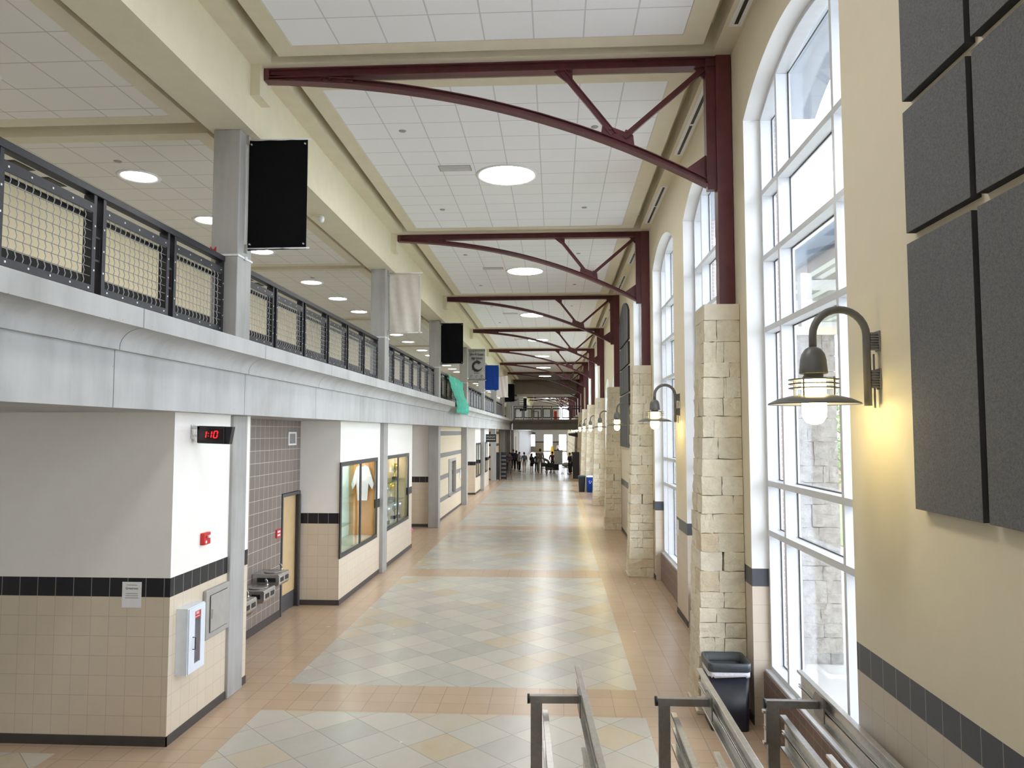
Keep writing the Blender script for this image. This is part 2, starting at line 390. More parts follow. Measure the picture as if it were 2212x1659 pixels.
# ---------------------------------------------------------------- floor, shell
YN, YF = -8.0, 131.0
struct(bx('floor', 'floor', (-10, 2.9, YN, YF, -.2, 0)), 'tan and grey stone tile corridor floor', 'floor')
struct(bx('ground', 'pave', (2.96, 60, -20, 160, -.45, -.25)), 'pale paving outside the windows', 'ground')

# left ground-floor walls
def wl(b, mat='wall_left', nm='wall_left'):
    return struct(bx(nm, mat, b))
def base(b): return struct(bx('baseboard_left', 'baseboard', b))
wl((-9.9, XL, 8.07, 10.13, 0, ZS0)); base((-9.9, XL + .012, 8.058, 8.07, 0, .10)); base((XL, XL + .012, 8.058, 9.498, 0, .10)); base((XL, XL + .012, 9.95, 10.13, 0, .10))
wl((-9.9, -5.02, 10.13, 13.69, 0, ZS0), 'taupe_tile'); wl((-9.9, -5.02, 13.69, 14.68, 2.22, ZS0), 'taupe_tile'); base((-5.02, -5.008, 10.13, 13.69, 0, .13))
# display-case wall
XB = -4.22
DW = [(14.64, 17.73, .89, 2.76), (18.60, 21.56, .89, 2.76)]
wl((-9.9, XB, 14.67, 14.74, 0, ZS0))
def wall_with_cases(x, y0, y1, wins, depth, mat='wall_left'):
    m = MB(); ys = y0
    for (a, b, c, d) in wins:
        if a > ys: m.box(x - depth, x, ys, a, 0, ZS0)
        m.box(x - depth, x, max(a, ys), b, 0, c); m.box(x - depth, x, max(a, ys), b, d, ZS0); ys = b
    m.box(x - depth, x, ys, y1, 0, ZS0); m.box(x - depth - .3, x - depth, y0, y1, 0, ZS0)
    return struct(m.build('wall_left', mat))
wall_with_cases(XB, 14.74, 22.12, [(14.80, 17.68, .95, 2.70), (18.70, 21.50, .95, 2.70)], .65)
base((XB, XB + .012, 14.66, 18.02, 0, .10)); base((XB, XB + .012, 18.5, 22.13, 0, .10)); base((-5.0, XB, 14.658, 14.67, 0, .10))
wl((-9.9, -5.6, 22.12, 26.88, 0, ZS0)); wl((-9.9, -4.46, 26.88, 27.1, 0, ZS0)); base((-5.6, -4.46, 26.868, 26.88, 0, .10))
# banded masonry wall with a shuttered counter
m = MB(); m.box(-5.4, -4.39, 27.1, 30.9, 0, ZS0); m.box(-5.4, -4.39, 33.15, 35.75, 0, ZS0); m.box(-5.4, -4.39, 30.9, 33.15, 0, .71); m.box(-5.4, -4.39, 30.9, 33.15, 2.24, ZS0); m.box(-5.4, -5.0, 30.9, 33.15, .71, 2.24)
struct(m.build('wall_left', 'cmu')); base((-4.39, -4.378, 27.1, 35.1, 0, .08))
wl((-9.9, -5.5, 35.75, 40.77, 0, ZS0)); 
wall_with_cases(-4.34, 40.77, 49.2, [(41.2, 43.55, .95, 2.70), (45.2, 47.8, .95, 2.70)], .65); base((-4.34, -4.328, 40.76, 43.65, 0, .1)); base((-5.5, -4.34, 40.758, 40.77, 0, .1))
wl((-9.9, -5.5, 49.2, 53.4, 0, ZS0)); wl((-9.9, -4.22, 53.4, 56.2, 0, ZS0), 'cmu_black'); base((-5.5, -4.22, 53.385, 53.4, 0, .08))
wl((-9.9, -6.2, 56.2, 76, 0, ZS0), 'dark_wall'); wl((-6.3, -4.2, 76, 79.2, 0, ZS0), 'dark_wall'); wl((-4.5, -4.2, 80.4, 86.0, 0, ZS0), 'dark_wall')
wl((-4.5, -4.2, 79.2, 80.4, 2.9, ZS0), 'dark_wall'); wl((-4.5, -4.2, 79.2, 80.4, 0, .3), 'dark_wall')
wl((-4.5, -4.2, 87.4, YF, 0, 3.4), 'ribbed'); wl((-4.5, -4.2, 86.0, YF, 3.4, ZS0), 'ribbed'); wl((-4.5, -4.2, 86.0, 87.4, 0, .9), 'ribbed')
wl((-10, -9.9, YN, 8.07, 0, ZS0))

# upper left wall behind the balcony, with its dark tile band
t = NT('balcony_back_wall'); x, y, z, *_ = t.pos(); nz = t.noise(3, 3)
bd = t.math('MULTIPLY', t.math('GREATER_THAN', z, 6.025), t.math('LESS_THAN', z, 6.225))
lo = t.math('LESS_THAN', z, 6.025)
c = t.mix(lo, t.mix(nz, (.70, .62, .44), (.74, .66, .48)), (.62, .52, .38)); c = t.mix(bd, c, (.016, .016, .02)); t.bsdf(c, .7, 0, .3); M['balc_wall'] = t.m
struct(bx('wall_left_upper', 'balc_wall', (-8.9, -8.6, YN, YF, ZS1, ZB + .4)))

# balcony slab with its coved concrete edge
prof = [(-9.9, ZS0), (-3.93, ZS0), (-3.93, 4.085), (-3.885, 4.085)]
for i in range(25):
    a = i / 24 * PI / 2
    prof.append((-3.67 - .215 * math.cos(a) * 1.0, 4.105 + .175 * math.sin(a)))
prof += [(-3.67, 4.285), (-3.67, ZS1), (-9.9, ZS1)]
m = MB(); m.prism(prof, 'y', YN, YF); struct(m.build('balcony_slab', 'concrete_joint'), 'pale concrete balcony edge beam with coved lip', 'slab')
# bridge across the corridor
prof = [(0, ZS0), (0, 4.085), (-.05, 4.1), (-.2, 4.285), (-.2, ZS1), (3.0, ZS1), (3.0, ZS0)]
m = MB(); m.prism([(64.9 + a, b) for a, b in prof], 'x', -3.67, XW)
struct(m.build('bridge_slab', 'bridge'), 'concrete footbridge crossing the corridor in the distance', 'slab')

# right wall with arched openings
def AW(b): return (YK(b - 2) + .64, YK(b - 2) + 3.70)       # window A of bay b
def BW(b): return (YK(b - 1) - 3.69, YK(b - 1) - .63)       # window B of bay b
opens = []                                                   # (y0, y1, sill, spring, rise, kind)
STD = (.62, 7.10, .41)
for b in (0, 2, 5, 6, 9, 10, 11, 12, 13, 14): opens += [(*AW(b), *STD, 'w'), (*BW(b), *STD, 'w')]
opens += [(*BW(1), *STD, 'w'), (*AW(3), *STD, 'w'), (*AW(4), .62, 4.93, .75, 'w'), (*BW(4), .62, 4.93, .75, 'w')]
opens.sort()
m = MB(); ys = YN; ZT = 8.6
for (y0, y1, sill, spr, rise, k) in opens:
    if y0 < ys: continue
    m.box(XW, 2.49, ys, y0, 0, ZT)
    ap = arc_pts(y0, y1, spr, rise)
    for (a, za), (b_, zb) in zip(ap, ap[1:]): m.prism([(a, za), (b_, zb), (b_, ZT), (a, ZT)], 'x', XW, 2.49)
    ys = y1
m.box(XW, 2.49, ys, YF, 0, ZT)
struct(m.build('wall_right', 'wall_right'))
ML = []; m = MB(); ys = YN                                   # outer brick skin
for (y0, y1, sill, spr, rise, k) in opens:
    if y0 < ys: continue
    m.box(2.63, 2.82, ys, y0, -.3, ZT)
    ap = arc_pts(y0, y1, spr, rise); ML.append((y0, y1, ap))
    m.box(2.63, 2.82, y0, y1, -.3, sill)
    ys = y1
m.box(2.63, 2.82, ys, YF, -.3, ZT)
struct(m.build('wall_right_outer', 'brick'))
for (y0, y1, ap) in ML:                                      # smooth arched head over every opening
    m = MB()
    for (a, za), (b_, zb) in zip(ap, ap[1:]): m.prism([(a, za), (b_, zb), (b_, ZT), (a, ZT)], 'x', 2.63, 3.12)
    struct(m.build('trim_arch_head', 'lintel'))
wi = 0
def seg_base(y0, y1):
    struct(bx('baseboard_right', 'baseboard', (XW - .012, XW, y0, y1, 0, .10)))
# base along the piers
edges = [YN] + [v for o_ in opens if o_[0] >= YN for v in (o_[0], o_[1])] + [62.0]
for a, b in zip(edges[::2], edges[1::2]):
    if b > a and a < 60: seg_base(a, b)
# sill walls under the windows
for (y0, y1, sill, spr, rise, k) in opens:
    if y0 < YN: continue
    wi += 1
    struct(bx('trim_%d' % wi, 'brown_tile', (2.38, 2.63, y0 + .001, y1 - .001, 0, sill - .015)))
    struct(bx('window_ledge', 'alum', (2.40, 2.63, y0 + .001, y1 - .001, sill - .015, sill + .012), bevel=.004))

# windows: frame, mullions, glass (local origin: near edge at wall plane, floor level)
def make_window(n, w, sill, spr, rise, hz):
    root = bpy.data.objects.new('window_%d' % n, None); COL.objects.link(root); root['kind'] = 'structure'
    X0, X1 = 2.462 - XW, 2.625 - XW
    ap = arc_pts(0, w, spr, rise, 18)
    def ztop(y):
        for (a, za), (b, zb) in zip(ap, ap[1:]):
            if a <= y <= b: return za + (zb - za) * (y - a) / (b - a)
    m = MB()
    m.box(X0, X1, 0, .05, sill, spr); m.box(X0, X1, w - .05, w, sill, spr); m.box(X0, X1, .05, w - .05, sill, sill + .06)
    for (a, za), (b, zb) in zip(ap, ap[1:]): m.prism([(a, za - .055), (b, zb - .055), (b, zb), (a, za)], 'x', X0, X1)
    m.build('frame', 'alum', root)
    for y in (.715, w - .67):
        m = MB(); m.box(X0, X1, y - .028, y + .028, sill + .06, ztop(y) - .05); m.build('mullion', 'alum', root)
    cells = [.05, .687, .743, w - .698, w - .642, w - .05]
    m = MB()
    for z in hz:
        for i in (0, 2, 4): m.box(X0, X1, cells[i], cells[i + 1], z - .032, z + .032)
    m.build('transom', 'alum', root)
    m = MB()                                                  # thin dark gasket line round every light
    zs = [sill + .06] + [z for z in hz] + [None]
    G0, G1 = X1 - .035, X1 - .027
    for i in (0, 2, 4):
        for z0, z1 in zip(zs, zs[1:]):
            a, b = cells[i], cells[i + 1]
            z0_ = z0 + (.032 if z0 != sill + .06 else 0)
            z1_ = (z1 - .032) if z1 else min(ztop(a + .02), ztop(b - .02)) - .055
            m.box(G0, G1, a, a + .012, z0_, z1_); m.box(G0, G1, b - .012, b, z0_, z1_)
            m.box(G0, G1, a + .012, b - .012, z0_, z0_ + .012); m.box(G0, G1, a + .012, b - .012, z1_ - .012, z1_)
    m.build('gasket', 'dark_frame', root)
    m = MB(); pts = [(.05, sill + .03)] + [(max(.05, min(w - .05, y)), z - .03) for y, z in ap] + [(w - .05, sill + .03)]
    m.prism(pts, 'x', X1 - .024, X1 - .016); m.build('pane', 'window_glass', root)
    return root
W = 3.06
std_win = None; low_win = None; wn = 0
for (y0, y1, sill, spr, rise, k) in opens:
    if y0 < YN: continue
    wn += 1
    if spr > 6:
        if std_win is None: std_win = make_window(wn, W, sill, spr, rise, (2.19, 2.76, 4.55, 5.40, 6.19)); r = std_win
        else: r = dup(std_win); r.name = 'window_%d' % wn
    else:
        if low_win is None: low_win = make_window(wn, W, sill, spr, rise, (2.19, 2.76, 4.55)); r = low_win
        else: r = dup(low_win); r.name = 'window_%d' % wn
    r.location = (XW, y0, 0)
    portal('daylight_portal', 2.99, (y0 + y1) / 2, (sill + spr + rise) / 2, y1 - y0, spr + rise - sill)

# main ceiling: soffits, tiled clouds, dark slot between
m = MB()
m.box(-4.02, -3.72, YN, YF, ZC, ZC + .35); m.box(2.03, 2.29, YN, YF, ZC, ZC + .35)
for k in range(-2, NB): m.box(-3.72, 2.03, YK(k) - .205, YK(k) + .205, ZC, ZC + .35)
struct(m.build('ceiling_soffit', 'soffit'))
struct(bx('ceiling_void', 'soffit', (-4.02, 2.95, YN, YF, ZC + .35, ZC + .45)))
for k in range(-2, NB - 1):
    y0, y1 = YK(k) + .37, YK(k + 1) - .37
    tx0, tx1, ty0, ty1 = -3.30, 1.58, YK(k) + .61, YK(k) + .61 + 7.32
    m = MB(); m.box(-3.555, tx0, y0, y1, ZC, ZC + .30); m.box(tx1, 1.865, y0, y1, ZC, ZC + .30); m.box(tx0, tx1, y0, ty0, ZC, ZC + .30); m.box(tx0, tx1, ty1, y1, ZC, ZC + .30)
    struct(m.build('ceiling_border', 'soffit'))
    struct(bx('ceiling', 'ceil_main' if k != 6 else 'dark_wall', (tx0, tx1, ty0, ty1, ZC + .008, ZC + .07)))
# beam over the balcony edge
struct(bx('ceiling_beam', 'cream', (-4.56, -4.0, YN, YF, 7.34, 8.6)))
for k in range(-1, NB): struct(bx('trim_corbel', 'cream', (-4.0, -3.87, YK(k) - .19, YK(k) + .19, 7.78, ZC)))
# balcony ceiling
struct(bx('ceiling_void', 'soffit', (-8.9, -4.56, YN, YF, ZB + .30, ZB + .40)))
for k in range(-2, NB - 1):
    y0, y1 = YK(k) + .13, YK(k + 1) - .21
    tx0, tx1, ty0, ty1 = -8.45, -4.95, y0 + .23, y1 - .23
    m = MB(); m.box(-8.5, tx0, y0, y1, ZB, ZB + .295); m.box(tx1, -4.72, y0, y1, ZB, ZB + .295); m.box(tx0, tx1, y0, ty0, ZB, ZB + .295); m.box(tx0, tx1, ty1, y1, ZB, ZB + .295)
    struct(m.build('ceiling_border', 'soffit'))
    struct(bx('ceiling', 'ceil_balc', (tx0, tx1, ty0, ty1, ZB + .006, ZB + .07)))
# wall behind the camera and far end
struct(bx('wall_back', 'cream', (-10, 2.5, YN - .2, YN, 0, 9)))
def end_wall():
    m = MB(); y0, y1 = YF, YF + .3; xs = [-10, -5.15, -3.5, -2.05, -.5, .55, 1.9, 3]
    zt = 3.45
    for i, (a, b) in enumerate(zip(xs, xs[1:])):
        if i in (1, 3, 5): m.box(a, b, y0, y1, 0, .12 if i != 1 else .9); m.box(a, b, y0, y1, 3.0, zt)
        else: m.box(a, b, y0, y1, 0, zt)
    m.box(-10, .6, y0, y1, zt, 9); m.box(2.3, 3, y0, y1, zt, 9); m.box(.6, 2.3, y0, y1, zt, 4.6); m.box(.6, 2.3, y0, y1, 7.9, 9)
    return struct(m.build('wall_far', 'wall_right'))
end_wall()
for i, (a, b, z0, z1) in enumerate(((-5.15, -3.5, .9, 3.0), (-2.05, -.5, .12, 3.0), (.55, 1.9, .12, 3.0), (.6, 2.3, 4.6, 7.9))):
    r = bpy.data.objects.new('window_%d' % (60 + i), None); COL.objects.link(r); r['kind'] = 'structure'
    m = MB(); y = YF + .1; w = .06
    m.box(a, a + w, y, y + .1, z0, z1); m.box(b - w, b, y, y + .1, z0, z1); m.box(a + w, b - w, y, y + .1, z0, z0 + w); m.box(a + w, b - w, y, y + .1, z1 - w, z1)
    m.box((a + b) / 2 - .03, (a + b) / 2 + .03, y, y + .1, z0 + w, z1 - w); m.build('frame', 'alum', r)
    bx('pane', 'window_glass', (a + w, b - w, y + .04, y + .05, z0 + w, z1 - w), r)
# dropped bulkhead over the bridge
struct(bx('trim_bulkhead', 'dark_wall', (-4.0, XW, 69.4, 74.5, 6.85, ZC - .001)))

import numpy as np
# ---------------------------------------------------------------- concrete columns (balcony side)
YC0 = 9.7225
low_col = tag(bx('concrete_column', 'concrete_col', (-.36, 0, -.2225, .2225, 0, ZS0), bevel=.012), 'x', 'column')
up_col = tag(bx('concrete_column', 'concrete_col', (-.36, 0, -.2225, .2225, ZS1, 7.34), bevel=.012), 'x', 'column')
for k in range(0, 13):
    if k < 8:
        o = low_col if k == 0 else dup(low_col); o.location = (-4.13, YC0 + P * k, 0)
        o['label'] = 'grey concrete column under the balcony, %s to the camera' % nth(k); o['group'] = 'ground-floor concrete columns'
    o = up_col if k == 0 else dup(up_col); o.location = (-4.13, YC0 + P * k, 0)
    o['label'] = 'grey concrete column standing on the balcony, %s to the camera' % nth(k); o['group'] = 'upper concrete columns'

# ---------------------------------------------------------------- limestone buttress columns (window side)
def stone_mesh(H, xl0, xl1, d0, d1, seed, hmin=.17, hmax=.27):
    rnd = random.Random(seed); bm = bmesh.new(); cl = bm.loops.layers.float_color.new('stone'); z = 0.0
    while z < H - .02:
        h = min(rnd.uniform(hmin, hmax), H - z)
        if H - z - h < .1: h = H - z
        f = (z + h / 2) / H; xl = xl0 + (xl1 - xl0) * f; d = d0 + (d1 - d0) * f
        for side in (-1, 1):
            n = rnd.choice((1, 2, 2, 3)); cuts = [0] + sorted(rnd.uniform(.22, .78) for _ in range(n - 1)) + [1]
            for c0, c1 in zip(cuts, cuts[1:]):
                if c1 - c0 < .06: continue
                x0, x1 = xl * (1 - c0), xl * (1 - c1); g = .004
                ya, yb = sorted((side * (d + rnd.uniform(-.004, .012)), 0))
                v = [bm.verts.new((x, y, zz)) for zz in (z + g, z + h - g) for y in (ya, yb) for x in ((x0 + (g if c0 else -rnd.uniform(0, .014))), x1 - g)]
                fs = [bm.faces.new([v[i] for i in q]) for q in ((0, 2, 3, 1), (4, 5, 7, 6), (0, 1, 5, 4), (2, 6, 7, 3), (0, 4, 6, 2), (1, 3, 7, 5))]
                t = rnd.random(); b = rnd.uniform(.93, 1.06)
                col = (.80 * b, .735 * b, .585 * b) if t < .82 else ((.72, .62, .46) if t < .90 else (.82, .77, .65))
                for fc in fs:
                    for lp in fc.loops: lp[cl] = (*col, 1)
        z += h
    bmesh.ops.recalc_face_normals(bm, faces=bm.faces)
    bmesh.ops.subdivide_edges(bm, edges=bm.edges[:], cuts=2, use_grid_fill=True)
    bmesh.ops.recalc_face_normals(bm, faces=bm.faces); bm.normal_update()
    off = {}
    for v in bm.verts:
        if abs(v.co.x) < .03: continue
        j = rnd.uniform(-.007, .012)
        off[v] = v.normal * j
    for v, o in off.items(): v.co += o
    me = bpy.data.meshes.new('stone_shaft'); bm.to_mesh(me); bm.free(); me.materials.append(M['stone']); return me
sm = stone_mesh(4.73, -.575, -.42, .325, .275, 11)
scol = thing('stone_column', 'x', 'column', (XW, YK(0), 0))
o = bpy.data.objects.new('shaft', sm); COL.objects.link(o); o.parent = scol
bx('capstone', 'stone_smooth', (-.435, -.001, -.295, .295, 4.73, 4.93), scol, bevel=.008)
bx('plinth', 'stone_smooth', (-.60, -.001, -.335, .335, 0, .045), scol, bevel=.01)
for k in range(0, 13):
    r = scol if k == 0 else dup(scol)
    r.location = (XW - .002, YK(k), 0); r['group'] = 'limestone wall columns'
    r['label'] = 'tapered rough limestone column below a maroon truss post, %s to the camera' % nth(k)

# ---------------------------------------------------------------- roof trusses
zb_pts = [(-3.9, 8.045), (-3.1, 7.97), (-1.35, 7.755), (-.59, 7.53), (.014, 7.335), (.7, 7.11), (1.94, 6.51)]
cf = np.polyfit([p[0] for p in zb_pts], [p[1] for p in zb_pts], 3)
def zb(x): return float(np.polyval(cf, x))
def make_truss():
    r = thing('roof_truss', 'x', 'roof truss')
    ZT = ZC - .004
    m = MB(); m.box(2.07, 2.262, -.10, .10, 4.935, ZT); m.build('post', 'steel', r, bevel=.006)
    m = MB(); m.box(1.955, 2.07, -.05, .05, 6.45, ZT); m.box(1.945, 1.957, -.075, .075, 6.55, ZT - .13); m.build('end_chord', 'steel', r)
    m = MB(); x0, x1 = -3.865, 2.07
    m.box(x0, x1, -.018, .018, 8.085, ZT - .015); m.box(x0, x1, -.075, .075, ZT - .015, ZT); m.box(x0, x1, -.075, .075, 8.07, 8.085); m.build('top_chord', 'steel', r)
    m = MB(); N = 22; xs = [-3.865 + (1.955 + 3.865) * i / N for i in range(N + 1)]
    for a, b in zip(xs, xs[1:]):
        za, zz = zb(a), zb(b)
        m.prism([(a, za), (b, zz), (b, zz + .015), (a, za + .015)], 'y', -.078, .078)
        m.prism([(a, za + .015), (b, zz + .015), (b, zz + .08), (a, za + .08)], 'y', -.018, .018)
        m.prism([(a, za + .08), (b, zz + .08), (b, zz + .092), (a, za + .092)], 'y', -.06, .06)
    m.build('bottom_chord', 'steel', r)
    m = MB(); m.prism([(-3.865, zb(-3.865) + .01), (-3.3, zb(-3.3) + .01), (-2.68, zb(-2.68) + .05), (-2.66, 8.09), (-3.865, 8.09)], 'y', -.03, .03)
    m.prism([(-3.865, zb(-3.865) + .01), (-3.80, zb(-3.80) + .01), (-3.80, 8.18), (-3.865, 8.18)], 'y', -.078, .078)
    m.build('end_plate', 'steel', r)
    for x, z in ((-3.55, 8.06), (-3.1, 8.05), (-2.98, 8.05), (-2.78, 8.11), (-2.78, 8.03), (.72, 7.28), (.80, 7.24), (.93, 7.24), (1.0, 7.22)):
        m = MB(); m.tube([(x, -.05, z), (x, -.028, z)], .02, 8); m.build('bolt', 'steel', r)
    for p0, p1 in (((.10, 8.07), (.76, 7.22)), ((1.94, 8.06), (.90, 7.17))):
        m = MB(); pass
        d = Vector((p1[0] - p0[0], 0, p1[1] - p0[1])).normalized(); n = Vector((-d.z, 0, d.x))
        a, b = Vector((p0[0], 0, p0[1])), Vector((p1[0], 0, p1[1]))
        q = [a - n * .037, b - n * .037, b + n * .037, a + n * .037]
        m.prism([(v.x, v.z) for v in q], 'y', -.028, -.016)
        q = [a + n * .025, b + n * .025, b + n * .037, a + n * .037]
        m.prism([(v.x, v.z) for v in q], 'y', -.055, -.016)
        q = [a - n * .03, b - n * .03, b + n * .03, a + n * .03]
        m.prism([(v.x, v.z) for v in q], 'y', .016, .03)
        m.build('diagonal', 'steel', r)
    m = MB(); m.prism([(.60, zb(.60) + .06), (1.04, zb(1.04) + .06), (1.02, 7.20), (.90, 7.25), (.68, 7.34), (.62, 7.33)], 'y', -.015, .015); m.build('gusset_plate', 'steel', r)
    m = MB(); m.prism([(-.02, 8.08), (.24, 8.08), (.24, 7.95), (.16, 7.93)], 'y', -.015, .015); m.build('gusset_plate', 'steel', r)
    m = MB(); m.prism([(1.68, zb(1.68) + .08), (1.955, zb(1.955) + .05), (1.955, 6.92)], 'y', -.015, .015); m.build('gusset_plate', 'steel', r); m = MB(); m.prism([(1.80, 8.08), (1.955, 8.08), (1.955, 7.90)], 'y', -.015, .015); m.build('gusset_plate', 'steel', r)
    return r
tr = make_truss()
for k in range(0, 13):
    r = tr if k == 0 else dup(tr)
    r.location = (0, YK(k), 0); r['label'] = 'maroon steel arched roof truss with a wall post, %s to the camera' % nth(k); r['group'] = 'maroon roof trusses'

# ---------------------------------------------------------------- balcony railings
LR = P - .445
def make_railing():
    r = thing('balcony_railing', 'x', 'railing')
    pitch = LR / 6
    m = MB(); m.box(-.09, .012, .01, LR - .01, 1.115, 1.185); m.build('top_rail', 'black', r, bevel=.006)
    m = MB(); m.tube([(-.15, .03, .955), (-.15, LR - .03, .955)], .026, 8); m.build('handrail', 'black', r, True)
    Z0, Z1 = .195, 1.03
    for i in range(7):
        y = min(max(i * pitch, .03), LR - .03)
        for q in ((-.095, -.052), (.052, .095)):
            if (i == 0 and q[0] < 0) or (i == 6 and q[0] > 0): continue
            y0 = i * pitch if i in (0, 6) else y
            if i == 0: q = (.012, .055)
            if i == 6: q = (-.055, -.012)
            m = MB(); m.box(-.10, .0, y0 + q[0], y0 + q[1], 0, 1.115); m.build('post', 'black', r)
        if 0 < i < 6:
            m = MB(); m.box(-.03, -.018, y - .051, y - .036, .50, .74); m.box(-.03, -.018, y + .036, y + .051, .50, .74); m.box(-.03, -.018, y - .036, y + .036, .72, .74); m.box(-.03, -.018, y - .036, y + .036, .50, .52); m.build('link_plate', 'black', r)
    for i in range(6):
        a, b = i * pitch + .0955, (i + 1) * pitch - .0955
        if i == 0: a = .056
        if i == 5: b = LR - .056
        m = MB()
        for y0, y1, z0, z1 in ((a, a + .012, Z0, Z1), (b - .012, b, Z0, Z1), (a + .012, b - .012, Z0, Z0 + .065), (a + .012, b - .012, Z1 - .085, Z1)):
            m.box(-.008, .0, y0, y1, z0, z1)
        m.box(-.05, -.008, a + .001, b - .001, Z0, Z0 + .008); m.box(-.05, -.008, a + .001, b - .001, Z1 - .008, Z1)
        nf = len(m.bm.faces)
        for j in range(5):
            y = a + .05 + (b - a - .10) * j / 4
            for z in (Z0 + .034, Z1 - .042): m.box(.0, .004, y - .008, y + .008, z - .008, z + .008)
        for j in range(1, 4):
            z = Z0 + (Z1 - Z0) * j / 4
            for y in (a - .022, b + .022): m.box(.0005, .004, y - .008, y + .008, z - .008, z + .008)
        fr = m.build('mesh_panel', 'black', r); fr.data.materials.append(M['bolt'])
        for pi in range(nf, len(fr.data.polygons)): fr.data.polygons[pi].material_index = 1
        m = MB(); ny = 13; st = (b - a - .02) / ny
        for j in range(1, ny):
            y = a + .01 + j * st; z = Z0 + .06; q = []
            while z < Z1 - .06: q.append((-.018 + (.004 if len(q) % 2 else -.004), y + (.004 if len(q) % 2 else -.004), z)); z += .043
            m.tube(q, .0045, 4, False)
        nz = 8; sz = (Z1 - Z0 - .15) / nz
        for j in range(0, nz + 1):
            z = Z0 + .065 + j * sz; m.tube([(-.018, a + .005, z), (-.018, b - .005, z)], .0042, 4, False)
        m.build('wire_mesh', 'wire', fr)
    return r
ra = make_railing()
for i, k in enumerate(range(-1, 6)):
    r = ra if i == 0 else dup(ra)
    r.location = (-4.3, YC0 + .2225 + P * k, ZS1); r['group'] = 'black mesh balcony railings'
    r['label'] = 'black steel balcony railing with wire mesh panels, %s stretch to the camera' % nth(i)
# bridge railing
r = thing('bridge_railing', 'black railing with open panels along the distant footbridge', 'railing', (-3.67, 65.02, ZS1))
LB = XW + 3.60
m = MB(); m.box(.05, LB, -.03, .03, 1.10, 1.16); m.build('top_rail', 'black', r)
for i in range(8):
    x = .1 + (LB - .2) * i / 7; m = MB(); m.box(x - .03, x + .03, -.03, .03, 0, 1.10); m.build('post', 'black', r)
for i in range(7):
    a, b = .1 + (LB - .2) * i / 7 + .06, .1 + (LB - .2) * (i + 1) / 7 - .06
    m = MB()
    for x0, x1, z0, z1 in ((a, a + .07, .1, .97), (b - .07, b, .1, .97), (a + .07, b - .07, .1, .19), (a + .07, b - .07, .87, .97)): m.box(x0, x1, -.01, .01, z0, z1)
    m.build('mesh_panel', 'black', r)

# ---------------------------------------------------------------- wall lamps on the window piers
def make_lamp():
    r = thing('wall_lamp', 'x', 'wall lamp')
    # origin: wall surface, z = 0 at floor; lamp centre at x = -.46
    xc, xt = -.455, -.085; ra_ = (xt - xc) / 2; xm = (xt + xc) / 2; zt = 4.03
    pts = [(xc, 0, 3.94), (xc, 0, zt)] + [(xm - ra_ * math.cos(a * PI / 14), 0, zt + ra_ * math.sin(a * PI / 14)) for a in range(1, 14)] + [(xt, 0, zt), (xt, 0, 3.535)]
    m = MB(); m.tube(pts, .0265, 12); m.build('arm', 'lamp_grey', r, True)
    for z0 in (3.65, 3.915):
        m = MB(); m.box(-.014, -.002, -.035, .035, z0, z0 + .145); m.box(-.062, -.014, -.014, .014, z0 + .01, z0 + .135)
        for j in range(7): m.box(-.066, -.012, -.03, .03, z0 + .012 + j * .018, z0 + .018 + j * .018)
        m.build('wall_bracket', 'grey_metal', r)
    m = MB(); m.tube([(-.03, .02, 3.90), (-.03, .02, 3.52)], .007, 6); m.build('conduit', 'grey_metal', r)
    m = MB(); m.lathe([(.0, 3.955), (.03, 3.95), (.055, 3.935), (.078, 3.90), (.088, 3.86), (.093, 3.80), (.097, 3.765), (.092, 3.76), (.065, 3.76), (.065, 3.735), (.085, 3.733), (.085, 3.725), (.0, 3.725)], (xc, 0, 0), 24); m.build('housing', 'lamp_grey', r, True)
    for z in (3.72, 3.69, 3.66):
        m = MB(); m.lathe([(.165, z - .004), (.172, z), (.165, z + .004), (.125, z + .004), (.125, z - .004), (.165, z - .004)], (xc, 0, 0), 28); m.build('guard_ring', 'lamp_grey', r)
    for a in range(4):
        x, y = xc + .145 * math.cos(PI / 4 + a * PI / 2), .145 * math.sin(PI / 4 + a * PI / 2)
        m = MB(); m.tube([(x, y, 3.735), (x, y, 3.60)], .006, 6); m.build('guard_rod', 'lamp_grey', r)
    m = MB(); m.lathe([(.09, 3.615), (.16, 3.605), (.24, 3.585), (.305, 3.555), (.312, 3.545), (.30, 3.552), (.23, 3.575), (.15, 3.592), (.09, 3.602), (.09, 3.615)], (xc, 0, 0), 36); m.build('shade', 'lamp_grey', r, True)
    m = MB(); m.lathe([(.092, 3.6005), (.15, 3.590), (.23, 3.573), (.300, 3.5495), (.298, 3.5485), (.23, 3.571), (.15, 3.588), (.092, 3.5985), (.092, 3.6005)], (xc, 0, 0), 36); m.build('reflector', 'white', r, True)
    m = MB(); m.lathe([(0, 3.735), (.08, 3.733), (.082, 3.50), (.078, 3.455), (.055, 3.42), (.02, 3.405), (0, 3.403)], (xc, 0, 0), 20); m.build('globe', 'globe', r, True)
    return r
lm = make_lamp(); li = 0
for b in (1, 2, 3, 4, 5, 6, 7, 8, 9, 10):
    y = (AW(b)[1] + BW(b)[0]) / 2
    r = lm if li == 0 else dup(lm)
    r.location = (XW, y + .02, 0); r['group'] = 'grey gooseneck wall lamps'; r['label'] = 'lit grey gooseneck lamp on the window wall, %s to the camera' % nth(li); li += 1

